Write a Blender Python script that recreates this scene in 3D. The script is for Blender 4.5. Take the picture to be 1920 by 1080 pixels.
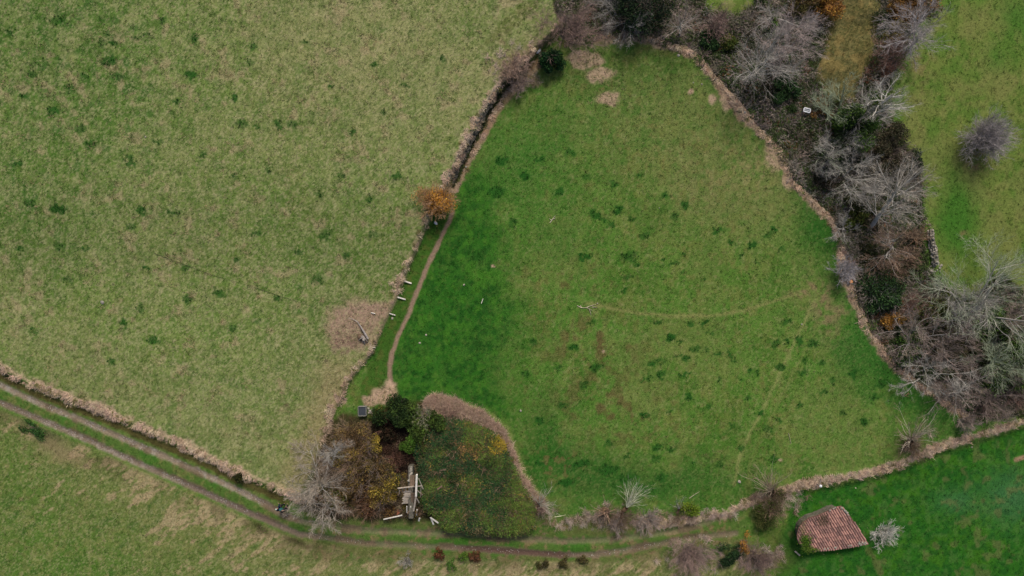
import bpy, math, random
import numpy as np
from mathutils import Vector, Matrix
R = math.radians
scene = bpy.context.scene
COL = scene.collection
for _o in list(bpy.data.objects):
    bpy.data.objects.remove(_o)

# ---------------------------------------------------------------- camera, sky, sun, exposure
CAM_H = 64.0
cam = bpy.data.cameras.new('camera'); cam_o = bpy.data.objects.new('camera', cam); COL.objects.link(cam_o)
cam_o.location = (0, 0, CAM_H); cam_o.rotation_euler = (0, 0, 0)
cam.lens = 24.0; cam.sensor_width = 36.0; cam.clip_end = 3000; cam.clip_start = 1.0
scene.camera = cam_o
SUN_EL, SUN_AZ = 47.0, 12.0            # azimuth clockwise from +Y
world = bpy.data.worlds.new('World'); scene.world = world; world.use_nodes = True
wn = world.node_tree.nodes; wl = world.node_tree.links; wn.clear()
sky = wn.new('ShaderNodeTexSky'); sky.sky_type = 'NISHITA'; sky.sun_disc = False
sky.sun_elevation = R(SUN_EL); sky.sun_rotation = R(SUN_AZ); sky.dust_density = 5.0; sky.air_density = 1.0; sky.ozone_density = 0.6
bg = wn.new('ShaderNodeBackground'); bg.inputs['Strength'].default_value = 0.112
wo = wn.new('ShaderNodeOutputWorld')
wl.new(sky.outputs[0], bg.inputs[0]); wl.new(bg.outputs[0], wo.inputs[0])
sun = bpy.data.lights.new('sun', 'SUN'); sun_o = bpy.data.objects.new('sun', sun); COL.objects.link(sun_o)
sun.energy = 2.35; sun.angle = R(13); sun.color = (1.0, 0.93, 0.83)
_d = Vector((math.cos(R(SUN_EL))*math.sin(R(SUN_AZ)), math.cos(R(SUN_EL))*math.cos(R(SUN_AZ)), math.sin(R(SUN_EL))))
sun_o.rotation_euler = _d.to_track_quat('Z', 'Y').to_euler()
sun_o.location = _d*80
scene.view_settings.view_transform = 'Standard'; scene.view_settings.look = 'None'
scene.view_settings.exposure = 0.0; scene.view_settings.gamma = 1.0
scene.view_settings.use_curve_mapping = False
scene.cycles.max_bounces = 4; scene.cycles.diffuse_bounces = 2; scene.cycles.transparent_max_bounces = 4

# ---------------------------------------------------------------- numeric helpers
def s(r, g, b):
    f = lambda c: (c/255/12.92) if c/255 <= 0.04045 else ((c/255+0.055)/1.055)**2.4
    return np.array([f(r), f(g), f(b)])
_tab = np.random.RandomState(7).rand(512, 512)
def vnoise(x, y, seed=0):
    x = np.asarray(x, float)+seed*17.31; y = np.asarray(y, float)+seed*29.77
    xi = np.floor(x).astype(int); yi = np.floor(y).astype(int); fx = x-xi; fy = y-yi
    fx = fx*fx*(3-2*fx); fy = fy*fy*(3-2*fy)
    a = _tab[xi & 511, yi & 511]; b = _tab[(xi+1) & 511, yi & 511]; c = _tab[xi & 511, (yi+1) & 511]; d = _tab[(xi+1) & 511, (yi+1) & 511]
    return (a*(1-fx)+b*fx)*(1-fy)+(c*(1-fx)+d*fx)*fy
def fbm(x, y, seed=0, o=4):
    t = 0; a = 0.5; n = 0
    for i in range(o):
        t = t+a*vnoise(x*2**i*1.03, y*2**i*0.97, seed+i*3); n += a; a *= 0.55
    return t/n
def sst(e0, e1, x):
    t = np.clip((x-e0)/(e1-e0), 0, 1); return t*t*(3-2*t)
def dline(u, v, pts):
    """distance in photo pixels to a polyline, and the running length at the closest point"""
    best = np.full(np.shape(u), 1e9); run = np.zeros(np.shape(u)); L = 0
    for (x0, y0), (x1, y1) in zip(pts[:-1], pts[1:]):
        dx, dy = x1-x0, y1-y0; q = dx*dx+dy*dy
        t = np.clip(((u-x0)*dx+(v-y0)*dy)/q, 0, 1)
        d = np.hypot(u-x0-t*dx, v-y0-t*dy)
        m = d < best; best = np.where(m, d, best); run = np.where(m, L+t*math.sqrt(q), run); L += math.sqrt(q)
    return best, run
def inside(u, v, poly):
    c = np.zeros(np.shape(u), bool); n = len(poly)
    for i in range(n):
        x0, y0 = poly[i]; x1, y1 = poly[(i+1) % n]
        if y0 == y1: continue
        c ^= ((y0 > v) != (y1 > v)) & (u < (x1-x0)*(v-y0)/(y1-y0)+x0)
    return c
def soft(u, v, poly, w):
    """signed soft inside mask, w pixels wide"""
    d, _ = dline(u, v, poly+[poly[0]])
    return sst(-w, w, np.where(inside(u, v, poly), d, -d))
def blob(u, v, x, y, rx, ry=None, ang=0, p=1.0):
    ry = ry or rx; c, n = math.cos(R(ang)), math.sin(R(ang))
    a = ((u-x)*c+(v-y)*n)/rx; b = (-(u-x)*n+(v-y)*c)/ry
    return np.exp(-(a*a+b*b)*p)

# ---------------------------------------------------------------- the map of the place (photo pixels at ground level, 20 to the metre)
EDGE = [(1075, 30), (1040, 66), (1010, 95), (962, 145), (925, 185), (890, 245), (862, 300), (838, 350), (815, 395), (795, 440), (768, 500), (745, 560), (720, 610), (700, 660), (655, 715), (628, 770), (612, 830)]
VERGE = [(-700, 350), (0, 690), (62, 722), (120, 744), (175, 764), (225, 785), (275, 807), (325, 828), (375, 851), (425, 876), (480, 900), (545, 927), (562, 934)]
LEFT = [(-900, -900), (1075, -900)]+EDGE+[(560, 930)]+VERGE[::-1][1:]
BELT_EDGE = [(1060, 70), (1130, 62), (1180, 52), (1250, 72), (1308, 95), (1345, 140), (1385, 185), (1425, 235), (1470, 275), (1492, 335), (1530, 372), (1568, 410), (1585, 450), (1590, 500), (1612, 565), (1640, 625), (1690, 685), (1750, 732), (1820, 775)]
BELT = BELT_EDGE+[(1870, 785), (1960, 770), (2300, 760), (2300, 590), (1960, 590), (1880, 520), (1830, 560), (1790, 560), (1765, 545), (1735, 505), (1728, 440), (1725, 330), (1690, 265), (1660, 215), (1665, 150), (1690, 80), (1760, 0), (1790, -500), (1040, -500), (1040, 20)]
OLIVE = [(1500, -400), (1665, -400), (1662, 60), (1640, 130), (1610, 195), (1550, 195), (1522, 150), (1540, 60), (1500, 20)]
TOPG = [(1300, -400), (1420, -400), (1425, 10), (1380, 40), (1330, 30), (1310, 5)]
SEBANK = [(2300, 690), (1920, 790), (1850, 812), (1760, 838), (1700, 866), (1640, 884), (1570, 898), (1500, 910), (1440, 930), (1400, 945), (1360, 965), (1300, 975), (1240, 985)]
SE = [(2900, 560), (2300, 705)]+[(a, b+14) for a, b in SEBANK[1:8]]+[(1478, 960), (1455, 1040), (1440, 1700), (2900, 1700)]
RUT_A = [(-700, 380), (0, 722), (75, 757), (150, 787), (225, 820), (300, 852), (375, 885), (450, 921), (500, 946), (528, 962), (556, 975), (600, 986), (700, 996), (850, 1001), (935, 1007), (1060, 1015), (1150, 1012), (1260, 997), (1310, 983), (1375, 963)]
RUT_B = [(-700, 410), (0, 755), (87, 792), (162, 824), (237, 859), (312, 892), (387, 925), (450, 954), (512, 981), (560, 1001), (622, 1010), (685, 1019), (770, 1023), (860, 1027), (960, 1034), (1060, 1041), (1120, 1040), (1210, 1025), (1280, 1011), (1380, 1000)]
PATH = [(848, 395), (842, 415), (825, 450), (803, 497), (785, 540), (768, 585), (745, 632), (735, 665), (730, 700), (734, 722)]
SW = [(-1400, 350)]+[(a, b+14) for a, b in RUT_B]+[(1440, 1040), (1440, 1900), (-1400, 1900)]
BANKT = [(815, 760), (850, 765), (900, 782), (935, 810), (952, 850), (970, 895), (990, 925), (1010, 945)]
THICK = [(610, 800), (640, 775), (690, 782), (740, 755), (800, 750), (850, 770), (900, 785), (935, 815), (955, 860), (975, 905), (1000, 940), (985, 978), (880, 980), (760, 978), (680, 975), (600, 975), (560, 950), (590, 880)]
THIN = [(625, 815), (665, 800), (700, 792), (760, 785), (790, 800), (800, 880), (800, 950), (770, 962), (690, 958), (620, 960), (590, 940), (605, 880)]
BRAMBLE = [(800, 800), (850, 796), (900, 808), (932, 830), (948, 870), (965, 910), (992, 950), (985, 985), (900, 984), (845, 976), (826, 950), (800, 935), (800, 870), (790, 830)]
WALL_R = [(1742, 432), (1743, 450), (1748, 468), (1752, 497)]
WALL_L = [(925, 185), (905, 218), (890, 248), (872, 282), (855, 318), (843, 345)]

DITCH = [(968, 140), (945, 162), (930, 188), (912, 218), (898, 248), (880, 280), (862, 318), (848, 348)]
# cow-pat green clumps picked out on the inner field
CLUMPS = [(1178,520,9,4),(1169,545,6,3),(1264,494,8,4),(1282,510,5,3),(1244,489,4,3),(1320,524,4,3),(1281,476,5,4),(1258,633,10,5),(1272,640,5,4),(1302,657,9,5),(1325,655,5,4),(1286,671,6,4),(1270,668,6,3),(1236,678,9,4),(1220,682,6,4),(1238,704,8,7),(1218,708,5,4),(1207,710,4,3),(1280,702,8,4),(1292,700,4,3),(1349,709,6,4),(1369,665,4,4),(1377,675,4,3),(1387,710,4,3),(1405,695,5,4),(1419,698,4,5),(1455,645,8,7),(1475,640,6,6),(1461,688,8,7),(1474,601,8,5),(1510,676,5,6),(1497,637,7,8),(1525,645,8,6),(1540,680,5,5),(1321,605,8,4),(1295,605,7,4),(1331,624,5,3),(1348,664,5,4),(1148,421,6,4),(1182,410,8,5),(1266,403,9,5),(1285,385,9,6),(1248,368,7,4),(1209,440,9,5),(1160,395,10,6),(1117,405,12,8),(1132,412,6,4),(1095,480,9,5),(1110,478,6,3),(1192,495,8,5),(1180,480,16,9),(1371,455,6,5),(1388,478,6,4),(1420,492,6,4),(1410,460,9,6),(1466,468,6,4),(1440,440,7,4),(1452,430,6,5),(1345,432,8,5),(1232,604,9,4),(1110,605,8,4),(1461,788,6,4),(1505,700,8,5),(1440,805,9,6),(1290,745,6,4),(1255,770,5,3),(1330,760,7,4),(1210,780,8,5),(1235,838,10,6),(1262,842,8,5),(1228,860,8,5),(1300,868,6,4),(1175,855,9,5),(1138,830,9,5),(1090,870,16,6),(1140,880,20,9),(1180,895,18,8),(1060,905,16,6),(1240,895,12,6),(1000,640,8,6),(985,700,10,6),(1010,790,9,6),(1055,760,9,6),(1045,690,8,5),(1075,650,9,6),(1120,690,12,7),(1095,720,8,6),(1012,870,8,6),(1500,760,6,4),(1545,735,7,5),(1580,775,8,5),(1620,790,9,6),(1640,745,8,5),(1560,715,7,6),(1600,700,8,7),(1650,720,10,6),(960,420,8,5),(985,330,9,6),(1010,300,8,5),(1070,285,9,5),(1100,330,8,6),(1050,360,8,6),(1150,345,7,5),(1200,330,6,4),(940,300,12,8),(930,360,14,9),(1400,745,6,4),(1425,775,5,4),(1372,800,6,4),(1390,840,7,4),(1350,870,6,4),(1450,860,8,5)]
CLUMPS_L = [(254,69,8,5),(275,62,6,4),(365,74,8,6,50),(213,83,8,5),(200,62,7,5),(225,145,7,5),(205,115,12,8),(130,162,9,5),(160,142,8,5),(45,178,9,5),(192,78,8,9),(107,38,12,7),(475,88,6,6),(438,184,7,5),(452,232,9,7),(482,238,6,4),(523,235,5,9,-30),(550,232,9,7,40),(295,266,8,4,20),(245,302,12,6,50),(470,115,8,5),(503,320,6,5),(375,335,0.1,0.1),(110,392,17,8),(55,381,12,6),(325,398,12,5),(265,395,9,5,30),(110,460,8,9),(160,465,7,4),(38,466,8,5),(125,525,8,5),(345,500,9,6),(408,548,12,5),(230,606,8,5),(262,578,6,8),(350,560,9,6),(288,638,12,5),(64,619,9,5),(438,618,6,4),(208,679,9,5),(595,525,12,9),(610,440,10,8),(445,486,9,4),(275,502,7,4),(245,424,9,5),(480,438,8,5),(305,40,7,5),(600,365,9,6),(390,545,0.1,0.1),(520,560,8,5),(485,600,7,4),(150,240,8,6),(170,272,10,7),(100,205,10,6),(60,140,9,6),(20,60,9,7),(35,305,8,5),(640,330,8,5),(690,372,9,6),(660,250,7,5),(720,210,7,4),(760,160,7,4),(700,120,6,4),(620,160,6,4),(575,80,7,4),(830,110,6,5),(745,330,8,5),(700,440,9,5),(650,480,8,5),(560,470,7,4),(440,330,8,5),(380,290,8,5),(330,190,9,5),(355,142,9,5)]

def height(u, v):
    """ground level from map pixels"""
    x = (u-960)/20; y = (540-v)/20
    h = 0.10*(fbm(x*0.15, y*0.15, 40, 3)-0.5)+0.05*(fbm(x*0.9, y*0.9, 41, 3)-0.5)
    up = soft(u, v, LEFT, 5.0)
    fade = 0.35+0.15*sst(800, 650, v)+0.80*sst(560, 330, v)
    h = h+up*fade
    bd, _ = dline(u, v, VERGE)
    h = h+0.12*np.exp(-(bd/9)**2)
    e, _ = dline(u, v, DITCH); h = h-0.35*np.exp(-(e/4.5)**2)
    b = soft(u, v, BELT, 9.0)
    h = h-1.1*b*(0.55+0.9*fbm(x*0.35, y*0.35, 44, 3))
    ol = soft(u, v, OLIVE, 14.0); tg = soft(u, v, TOPG, 14.0)
    h = h+0.9*np.maximum(ol, tg)*b
    e, _ = dline(u, v, BELT_EDGE); h = h+0.12*np.exp(-(e/9)**2)*(0.6+0.8*fbm(x, y, 50, 2))
    e, _ = dline(u, v, SEBANK); h = h+0.16*np.exp(-(e/9)**2)*(0.6+0.8*fbm(x, y, 51, 2))
    h = h-0.35*soft(u, v, SE, 8)
    for rut in (RUT_A, RUT_B):
        e, _ = dline(u, v, rut); h = h-0.10*np.exp(-(e/5.0)**2)
    e, _ = dline(u, v, PATH); h = h-0.08*np.exp(-(e/4.0)**2)
    e, _ = dline(u, v, BANKT); h = h+0.15*np.exp(-(e/12)**2)
    e, r = dline(u, v, RUT_B[8:14]); h = h+0*e
    return h
def to_photo(x, y, z):
    k = 20*CAM_H/(CAM_H-z); return 960+x*k, 540-y*k
def hgt(x, y):
    return float(height(np.array([960+20*x]), np.array([540-20*y]))[0])
def G(px, py, up=0.0):
    """the point on the ground seen at photo pixel (px, py)"""
    z = 0.0
    for _ in range(3):
        k = (CAM_H-z)/(20*CAM_H); x, y = (px-960)*k, (540-py)*k; z = hgt(x, y)
    return Vector((x, y, z+up))
def PZ(px, py, z):
    k = (CAM_H-z)/(20*CAM_H); return Vector(((px-960)*k, (540-py)*k, z))

def paint(u, v):
    """albedo of the ground, in photo pixels; returns rgb (n,3) and how dry / tall the grass stands"""
    x = (u-960)/20; y = (540-v)/20; n = u.shape
    wu = u+7*(fbm(x*1.2, y*1.2, 60, 3)-0.5)*2; wv = v+7*(fbm(x*1.2, y*1.2, 66, 3)-0.5)*2
    v2 = fbm(x*8.5+3, y*8.5, 251, 2); A = np.zeros(n+(3,))
    def mix(m, c):
        nonlocal A
        A = A*(1-m[..., None])+np.asarray(c)*m[..., None]
    lo = fbm(x*0.12, y*0.12, 1, 3); mid = fbm(x*0.5, y*0.5, 5, 4); fi = fbm(x*2.2, y*2.2, 9, 4); vf = fbm(x*5.0, y*5.0, 14, 3)
    # inner field
    wc = u+9*(fbm(x*2.6, y*2.6, 201, 3)-0.5)*2; vc = v+9*(fbm(x*2.6, y*2.6, 205, 3)-0.5)*2
    A[...] = s(78, 113, 44)
    mix(sst(0.42, 0.66, mid), s(70, 104, 38)); mix(sst(0.5, 0.75, fbm(x*0.4, y*0.4, 21, 4))*0.8, s(98, 116, 56))
    up = blob(wu, wv, 1300, 210, 260, 150)+blob(wu, wv, 1400, 360, 130, 90)
    mix(np.clip(up, 0, 1)*0.75, s(98, 108, 60)); mix(np.clip(blob(wu, wv, 1390, 330, 120, 80), 0, 1)*sst(0.45, 0.62, fi)*0.7, s(132, 124, 84))
    mix(np.clip(blob(wu, wv, 1130, 130, 90, 50)+blob(wu, wv, 1290, 130, 60, 50), 0, 1)*0.6, s(66, 86, 38))
    pat = blob(wu, wv, 1110, 640, 100, 60)+0.8*blob(wu, wv, 1060, 520, 70, 40)+0.8*blob(wu, wv, 1110, 760, 90, 60)+0.6*blob(wu, wv, 1210, 800, 80, 60)
    mix(sst(0.52, 0.68, fbm(x*1.3, y*0.9, 211, 5))*0.45, s(106, 112, 58)); mix(sst(0.55, 0.68, fbm(x*1.6, y*1.6, 215, 4))*0.5, s(56, 98, 34)); mix(sst(0.60, 0.70, fbm(x*2.4, y*2.4, 219, 4))*0.35, s(112, 98, 64)); mix(sst(0.64, 0.72, fbm(x*4.3, y*4.3, 321, 3))*0.4, s(136, 138, 92))
    mix(sst(0.55, 0.75, fbm(x*0.13, y*0.13, 331, 3))*.35, s(70, 98, 40)); mix(sst(0.5, 0.72, fbm(x*0.16+5, y*0.16, 335, 3))*.35, s(104, 116, 62))
    mix(np.clip(pat, 0, 1)*sst(0.5, 0.66, fbm(x*1.1, y*1.1, 31, 4))*0.95, s(88, 78, 48))
    eu = u+60*(fbm(x*0.22, y*0.22, 301, 3)-.5)+26*(fbm(x*1.0, y*1.0, 305, 3)-.5); ev = v+60*(fbm(x*0.22+7, y*0.22, 309, 3)-.5)+26*(fbm(x*1.0, y*1.0+7, 313, 3)-.5)
    lush = soft(eu, ev, [(860, 350), (905, 330), (935, 400), (960, 480), (975, 560), (965, 640), (950, 720), (935, 790), (900, 780), (850, 762), (800, 765), (700, 760), (690, 660), (740, 570), (780, 480), (815, 400)], 40)
    mix(np.clip(lush*(0.7+0.4*mid), 0, 1), s(40, 91, 26)); mix(lush*sst(0.45, 0.6, fi)*0.75, s(26, 70, 22)); mix(lush*sst(0.52, 0.66, fbm(x*1.3, y*1.3, 33, 4))*0.7, s(60, 108, 32)); mix(lush*sst(0.60, 0.68, fbm(x*3.1, y*3.1, 35, 3))*0.2, s(92, 112, 52))
    e, _ = dline(u, v, BELT_EDGE[12:]); mix(np.exp(-(np.maximum(e-10, 0)/42)**2)*0.8, s(40, 92, 28))
    e, _ = dline(u, v, BELT_EDGE[5:13]); mix(np.exp(-(np.maximum(e-8, 0)/24)**2)*0.55, s(46, 84, 30))
    mix(np.clip(blob(wu, wv, 1530, 430, 36, 50), 0, 1)*0.9, s(38, 84, 28))
    mix(np.clip(blob(eu, ev, 1010, 300, 90, 110)+blob(eu, ev, 1060, 440, 90, 70)*.7, 0, 1)*.5*sst(.3, .6, mid+.1), s(52, 98, 34))
    mix(np.clip(blob(eu, ev, 1700, 760, 130, 60, 38)+blob(eu, ev, 1600, 650, 70, 50, 40), 0, 1)*.75*sst(.25, .6, mid+.1), s(44, 92, 32))
    mix(np.clip(blob(eu, ev, 1180, 905, 230, 55)+.8*blob(eu, ev, 1020, 840, 60, 90), 0, 1)*0.85*sst(.2, .55, mid+.1), s(40, 84, 30)); mix(np.clip(blob(wu, wv, 1010, 850, 40, 80), 0, 1)*0.6, s(48, 92, 30))
    mix(np.clip(blob(wu, wv, 960, 300, 70, 90), 0, 1)*0.55, s(52, 98, 34))
    mix(np.clip(blob(wu, wv, 1045, 870, 50, 40), 0, 1)*sst(0.52, 0.64, fi)*0.8, s(104, 88, 58))
    # tyre marks
    for pts, w, c, a in (([(1520, 540), (1460, 562), (1400, 580), (1330, 592), (1260, 594), (1180, 584), (1100, 568)], 3.4, s(124, 124, 76), .8), ([(1500, 556), (1440, 582), (1380, 602), (1300, 612), (1210, 606), (1120, 592)], 3.0, s(104, 116, 60), .5), ([(1378, 910), (1382, 875), (1396, 835), (1428, 770), (1462, 700), (1490, 640), (1530, 560)], 3.2, s(122, 128, 76), .95), ([(1402, 905), (1408, 870), (1422, 835), (1452, 770), (1486, 700), (1520, 640), (1560, 560)], 3.5, s(112, 120, 66), .5)):
        e, _ = dline(wu*0.5+u*0.5, wv*0.5+v*0.5, pts); mix(np.exp(-(e/w)**2)*a*(0.5+0.8*fi), c)
    wear = blob(wu, wv, 1545, 580, 26, 60, -20)+0.9*blob(wu, wv, 1578, 583, 12, 9)+blob(wu, wv, 1515, 545, 40, 16)
    mix(np.clip(wear, 0, 1)*sst(0.38, 0.62, fi)*0.85, s(124, 108, 80))
    for (a, b, rx, ry) in ((1455, 282, 24, 34), (1142, 184, 20, 13), (1100, 112, 32, 16), (1130, 142, 24, 12), (1240, 74, 26, 14), (1360, 192, 12, 16), (1334, 188, 9, 11), (1160, 66, 34, 14), (1330, 118, 18, 26), (1480, 330, 14, 26), (930, 500, 4, 3), (1292, 178, 6, 4), (1128, 660, 4, 3), (1460, 865, 6, 4)):
        mix(sst(0.18, 0.5, blob(eu*.3+wu*.7, ev*.3+wv*.7, a, b, rx, ry)*(0.45+1.1*fi))*.95, s(160, 138, 116))
    # left field
    L = soft(u, v, LEFT, 2.5)
    B = np.zeros(n+(3,)); B[...] = s(98, 121, 58)
    def mixb(m, c):
        nonlocal B
        B = B*(1-m[..., None])+np.asarray(c)*m[..., None]
    mixb(sst(0.4, 0.7, mid)*0.6, s(96, 114, 54)); mixb(sst(0.35, 0.65, lo)*0.4, s(120, 128, 78))
    pale = blob(wu, wv, 800, 130, 230, 150)+0.8*blob(wu, wv, 610, 60, 160, 70)+0.7*blob(wu, wv, 480, 850, 110, 60, 25)+0.6*blob(wu, wv, 200, 700, 200, 60, 25)+0.6*blob(wu, wv, 620, 700, 70, 60)
    mixb(sst(0.5, 0.7, fbm(x*0.10, y*0.10, 341, 4))*.5, s(84, 104, 48)); mixb(sst(0.5, 0.68, fbm(x*0.14+9, y*0.10, 345, 4))*.4, s(120, 124, 78)); mixb(sst(0.60, 0.70, fbm(x*4.6, y*4.6, 349, 3))*0.45, s(160, 150, 120)); mixb(sst(0.56, 0.68, fbm(x*1.8, y*1.8, 351, 4))*0.5, s(62, 92, 38))
    mixb(np.clip(pale, 0, 1)*0.55, s(136, 134, 92))
    gr = blob(wu, wv, 130, 60, 170, 90)+0.9*blob(wu, wv, 130, 200, 190, 140)+0.7*blob(wu, wv, 60, 400, 120, 80)+0.5*blob(wu, wv, 590, 540, 60, 70)+0.5*blob(wu, wv, 870, 60, 60, 30)
    mixb(np.clip(gr, 0, 1)*0.75*sst(0.3, 0.6, mid+0.1), s(66, 104, 36)); mixb(np.clip(gr, 0, 1)*sst(0.5, 0.62, fbm(x*1.4, y*1.4, 231, 4))*0.6, s(44, 84, 28))
    mixb(sst(0.48, 0.62, fbm(x*1.2+30, y*1.2, 221, 5))*0.32, s(130, 132, 86)); mixb(sst(0.52, 0.64, fbm(x*1.0, y*1.0+40, 225, 5))*0.34, s(78, 104, 46)); mixb(sst(0.54, 0.72, fi)*0.25, s(146, 146, 104)); mixb(sst(0.56, 0.72, 1-fi)*0.35, s(78, 104, 46))
    mixb(sst(0.62, 0.76, fbm(x*0.9, y*0.9, 71, 4))*0.55, s(150, 134, 106)); mixb(sst(0.61, 0.74, fbm(x*0.9+9, y*0.9, 75, 4))*0.7*(0.35+np.clip(gr, 0, .6)), s(58, 94, 40))
    mixb(sst(0.10, 0.5, (blob(wu, wv, 662, 612, 46, 42)+0.8*blob(wu, wv, 702, 588, 40, 16, -20))*(0.2+0.8*fi+.8*mid))*0.95, s(146, 122, 106)); mixb(sst(0.3, 0.6, blob(wu, wv, 648, 640, 30, 30))*sst(0.45, 0.6, fi)*0.7, s(112, 92, 80))
    mixb(np.clip(blob(wu, wv, 672, 625, 26, 22), 0, 1)*sst(0.4, 0.6, fi)*0.7, s(92, 76, 62))
    mixb(sst(0.4, 0.7, blob(wu, wv, 980, 20, 60, 14, -35)+blob(wu, wv, 940, 62, 50, 10, -35))*0.5, s(86, 90, 48))
    e, _ = dline(u, v, EDGE); tan = sst(16, 4, e-14*fi+6)*sst(780, 740, v-0*v)+0.0
    mixb(sst(17, 3, e-34*(fi-0.5))*0.85, s(152, 134, 108))
    mixb(np.clip(blob(wu, wv, 985, 120, 50, 30, -45), 0, 1)*0.8, s(128, 106, 88))
    e, _ = dline(u, v+3, VERGE); mixb(sst(12, 3, e-18*(fi-0.5)-14*(mid-.5))*0.95, s(164, 144, 122))
    e, _ = dline(u, v, [(640, 720), (622, 770), (606, 830), (570, 900)]); mixb(sst(60, 10, e-20*fi)*0.6, s(140, 124, 92))
    mixb(sst(0.55, 0.72, v2)*0.45, s(156, 152, 114)); mixb(sst(0.57, 0.74, 1-v2)*0.45, s(62, 84, 36))
    mix(sst(0.56, 0.74, v2)*0.3*(1-.8*np.clip(lush, 0, 1)), s(118, 128, 76)); mix(sst(0.57, 0.74, 1-v2)*0.3, s(48, 82, 28))
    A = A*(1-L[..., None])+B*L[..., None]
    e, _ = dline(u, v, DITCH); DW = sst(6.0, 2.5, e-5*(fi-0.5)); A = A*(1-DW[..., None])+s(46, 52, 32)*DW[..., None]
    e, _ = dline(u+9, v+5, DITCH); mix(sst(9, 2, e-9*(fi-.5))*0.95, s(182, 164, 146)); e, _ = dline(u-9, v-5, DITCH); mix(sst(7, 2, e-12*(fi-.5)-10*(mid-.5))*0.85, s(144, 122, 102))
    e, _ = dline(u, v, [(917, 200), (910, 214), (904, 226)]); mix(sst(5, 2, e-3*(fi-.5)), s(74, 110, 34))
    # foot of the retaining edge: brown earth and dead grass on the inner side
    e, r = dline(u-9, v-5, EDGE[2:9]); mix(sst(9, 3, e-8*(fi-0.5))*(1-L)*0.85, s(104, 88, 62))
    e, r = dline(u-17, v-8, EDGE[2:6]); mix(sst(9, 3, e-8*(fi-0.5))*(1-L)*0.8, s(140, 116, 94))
    # strip between the edge and the footpath
    st = soft(wu, wv, [(838, 370), (850, 400), (842, 418), (800, 500), (765, 590), (740, 640), (730, 700), (735, 745), (690, 782), (668, 775), (680, 720), (712, 650), (745, 570), (770, 500), (800, 440)], 4)
    mix(st*0.85*(1-L), s(58, 90, 32)); mix(st*sst(0.5, 0.65, fi)*0.6*(1-L), s(84, 92, 44))
    e, _ = dline(wu*0.3+u*0.7, wv*0.3+v*0.7, PATH); mix(sst(6.0, 2.2, e-4*(fi-0.5)), s(132, 112, 94)); pm = sst(6, 3.5, e)
    ep = soft(wu, wv, [(682, 745), (700, 732), (722, 725), (728, 715), (740, 718), (746, 735), (740, 752), (715, 760), (685, 760)], 4); mix(ep*0.95, s(168, 144, 122))
    # rough strip south of the track and the track itself
    W = soft(u, v, SW, 6)
    mix(W, s(84, 108, 48)); 
    mix(W*sst(0.35, 0.6, mid)*0.7, s(72, 106, 38))
    d1, _ = dline(u, v, RUT_B)
    mix(W*sst(240, 30, d1+0*u)*sst(-200, 400, u)*0.55, s(118, 116, 74))
    rot = x*0.82+y*0.57; rt = -x*0.57+y*0.82
    strk = 0.6*fbm(rt*1.6, rot*0.5, 81, 4)+0.4*fbm(rt*4.5, rot*1.8, 85, 4)
    dens = 0.30+0.22*sst(230, 20, d1)*sst(-200, 420, u)+0.09*sst(60, 15, d1)
    mix(W*sst(-0.02, 0.09, dens-0.62+1.1*(strk-0.42))*0.85, s(158, 140, 110))
    mix(W*sst(0.56, 0.70, 1-strk)*0.6, s(54, 88, 34)); mix(W*sst(0.52, 0.66, fbm(x*2.4, y*2.4, 261, 4))*0.4, s(124, 122, 76)); mix(W*sst(0.55, 0.72, v2)*0.4, s(150, 146, 108)); mix(W*sst(0.57, 0.74, 1-v2)*0.4, s(50, 74, 32))
    mix(W*sst(60, 10, d1)*sst(0.45, 0.6, fbm(x*0.8, y*0.8, 83, 4))*0.6, s(74, 72, 44))
    mix(W*np.clip(blob(wu, wv, 60, 800, 60, 20, 30)+blob(wu, wv, 120, 850, 50, 16, 20), 0, 1)*0.6, s(134, 116, 90))
    mix(W*np.clip(blob(wu, wv, 70, 800, 40, 10, 25), 0, 1)*0.8, s(40, 74, 34))
    mid_track = (RUT_A, RUT_B)
    dA, ra = dline(u, v, RUT_A); dB, rb = dline(u, v, RUT_B)
    band = sst(34, 24, dA)*sst(40, 28, dB)*(1-L)
    mix(band*0.95, s(74, 100, 44)); mix(band*sst(0.5, 0.66, fi)*0.6, s(112, 112, 66)); mix(band*sst(0.55, 0.7, mid)*0.6, s(56, 104, 34))
    lower = sst(520, 620, u)*sst(1420, 1350, u)*sst(960, 985, v)*sst(1060, 1044, v+0*u)
    mix(lower*0.7*(1-band), s(90, 94, 54)); mix(lower*sst(0.5, 0.65, mid)*0.7, s(58, 98, 34)); mix(lower*sst(0.55, 0.7, fi)*0.6, s(120, 100, 76))
    gravel = sst(0.42, 0.62, fbm(x*3, y*3, 90, 3))
    mA = sst(8.5, 2.5, dA-5*(fi-0.5))*(0.95-0.55*sst(540, 600, u)); mix(mA, s(128, 114, 98)); mix(mA*gravel*sst(0.35, 0.6, mid)*0.55*sst(620, 520, u), s(158, 152, 144))
    mix(mA*sst(940, 960, u)*sst(1130, 1080, u)*0.8, s(92, 78, 64)); mix(mA*sst(840, 880, u)*sst(960, 930, u)*0.5, s(92, 78, 64))
    mB = sst(8.5, 2.5, dB-5*(fi-0.5)); mix(mB*(0.95-0.35*sst(560, 640, u)+0.35*sst(800, 860, u)-0.3*sst(1080, 1150, u)), s(112, 98, 86)); mix(band*sst(.5, .66, fbm(x*.7, y*.7, 411, 4))*sst(11, 7, np.minimum(dA, dB))*.8, s(98, 84, 68)); mix(mB*gravel*0.4*sst(420, 180, u)*sst(40, 110, u), s(164, 154, 144))
    mix(mB*sst(840, 880, u)*sst(1100, 1040, u)*0.9, s(84, 66, 58)); mix(mB*sst(330, 380, u)*sst(560, 500, u)*0.5, s(96, 82, 76))
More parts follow.
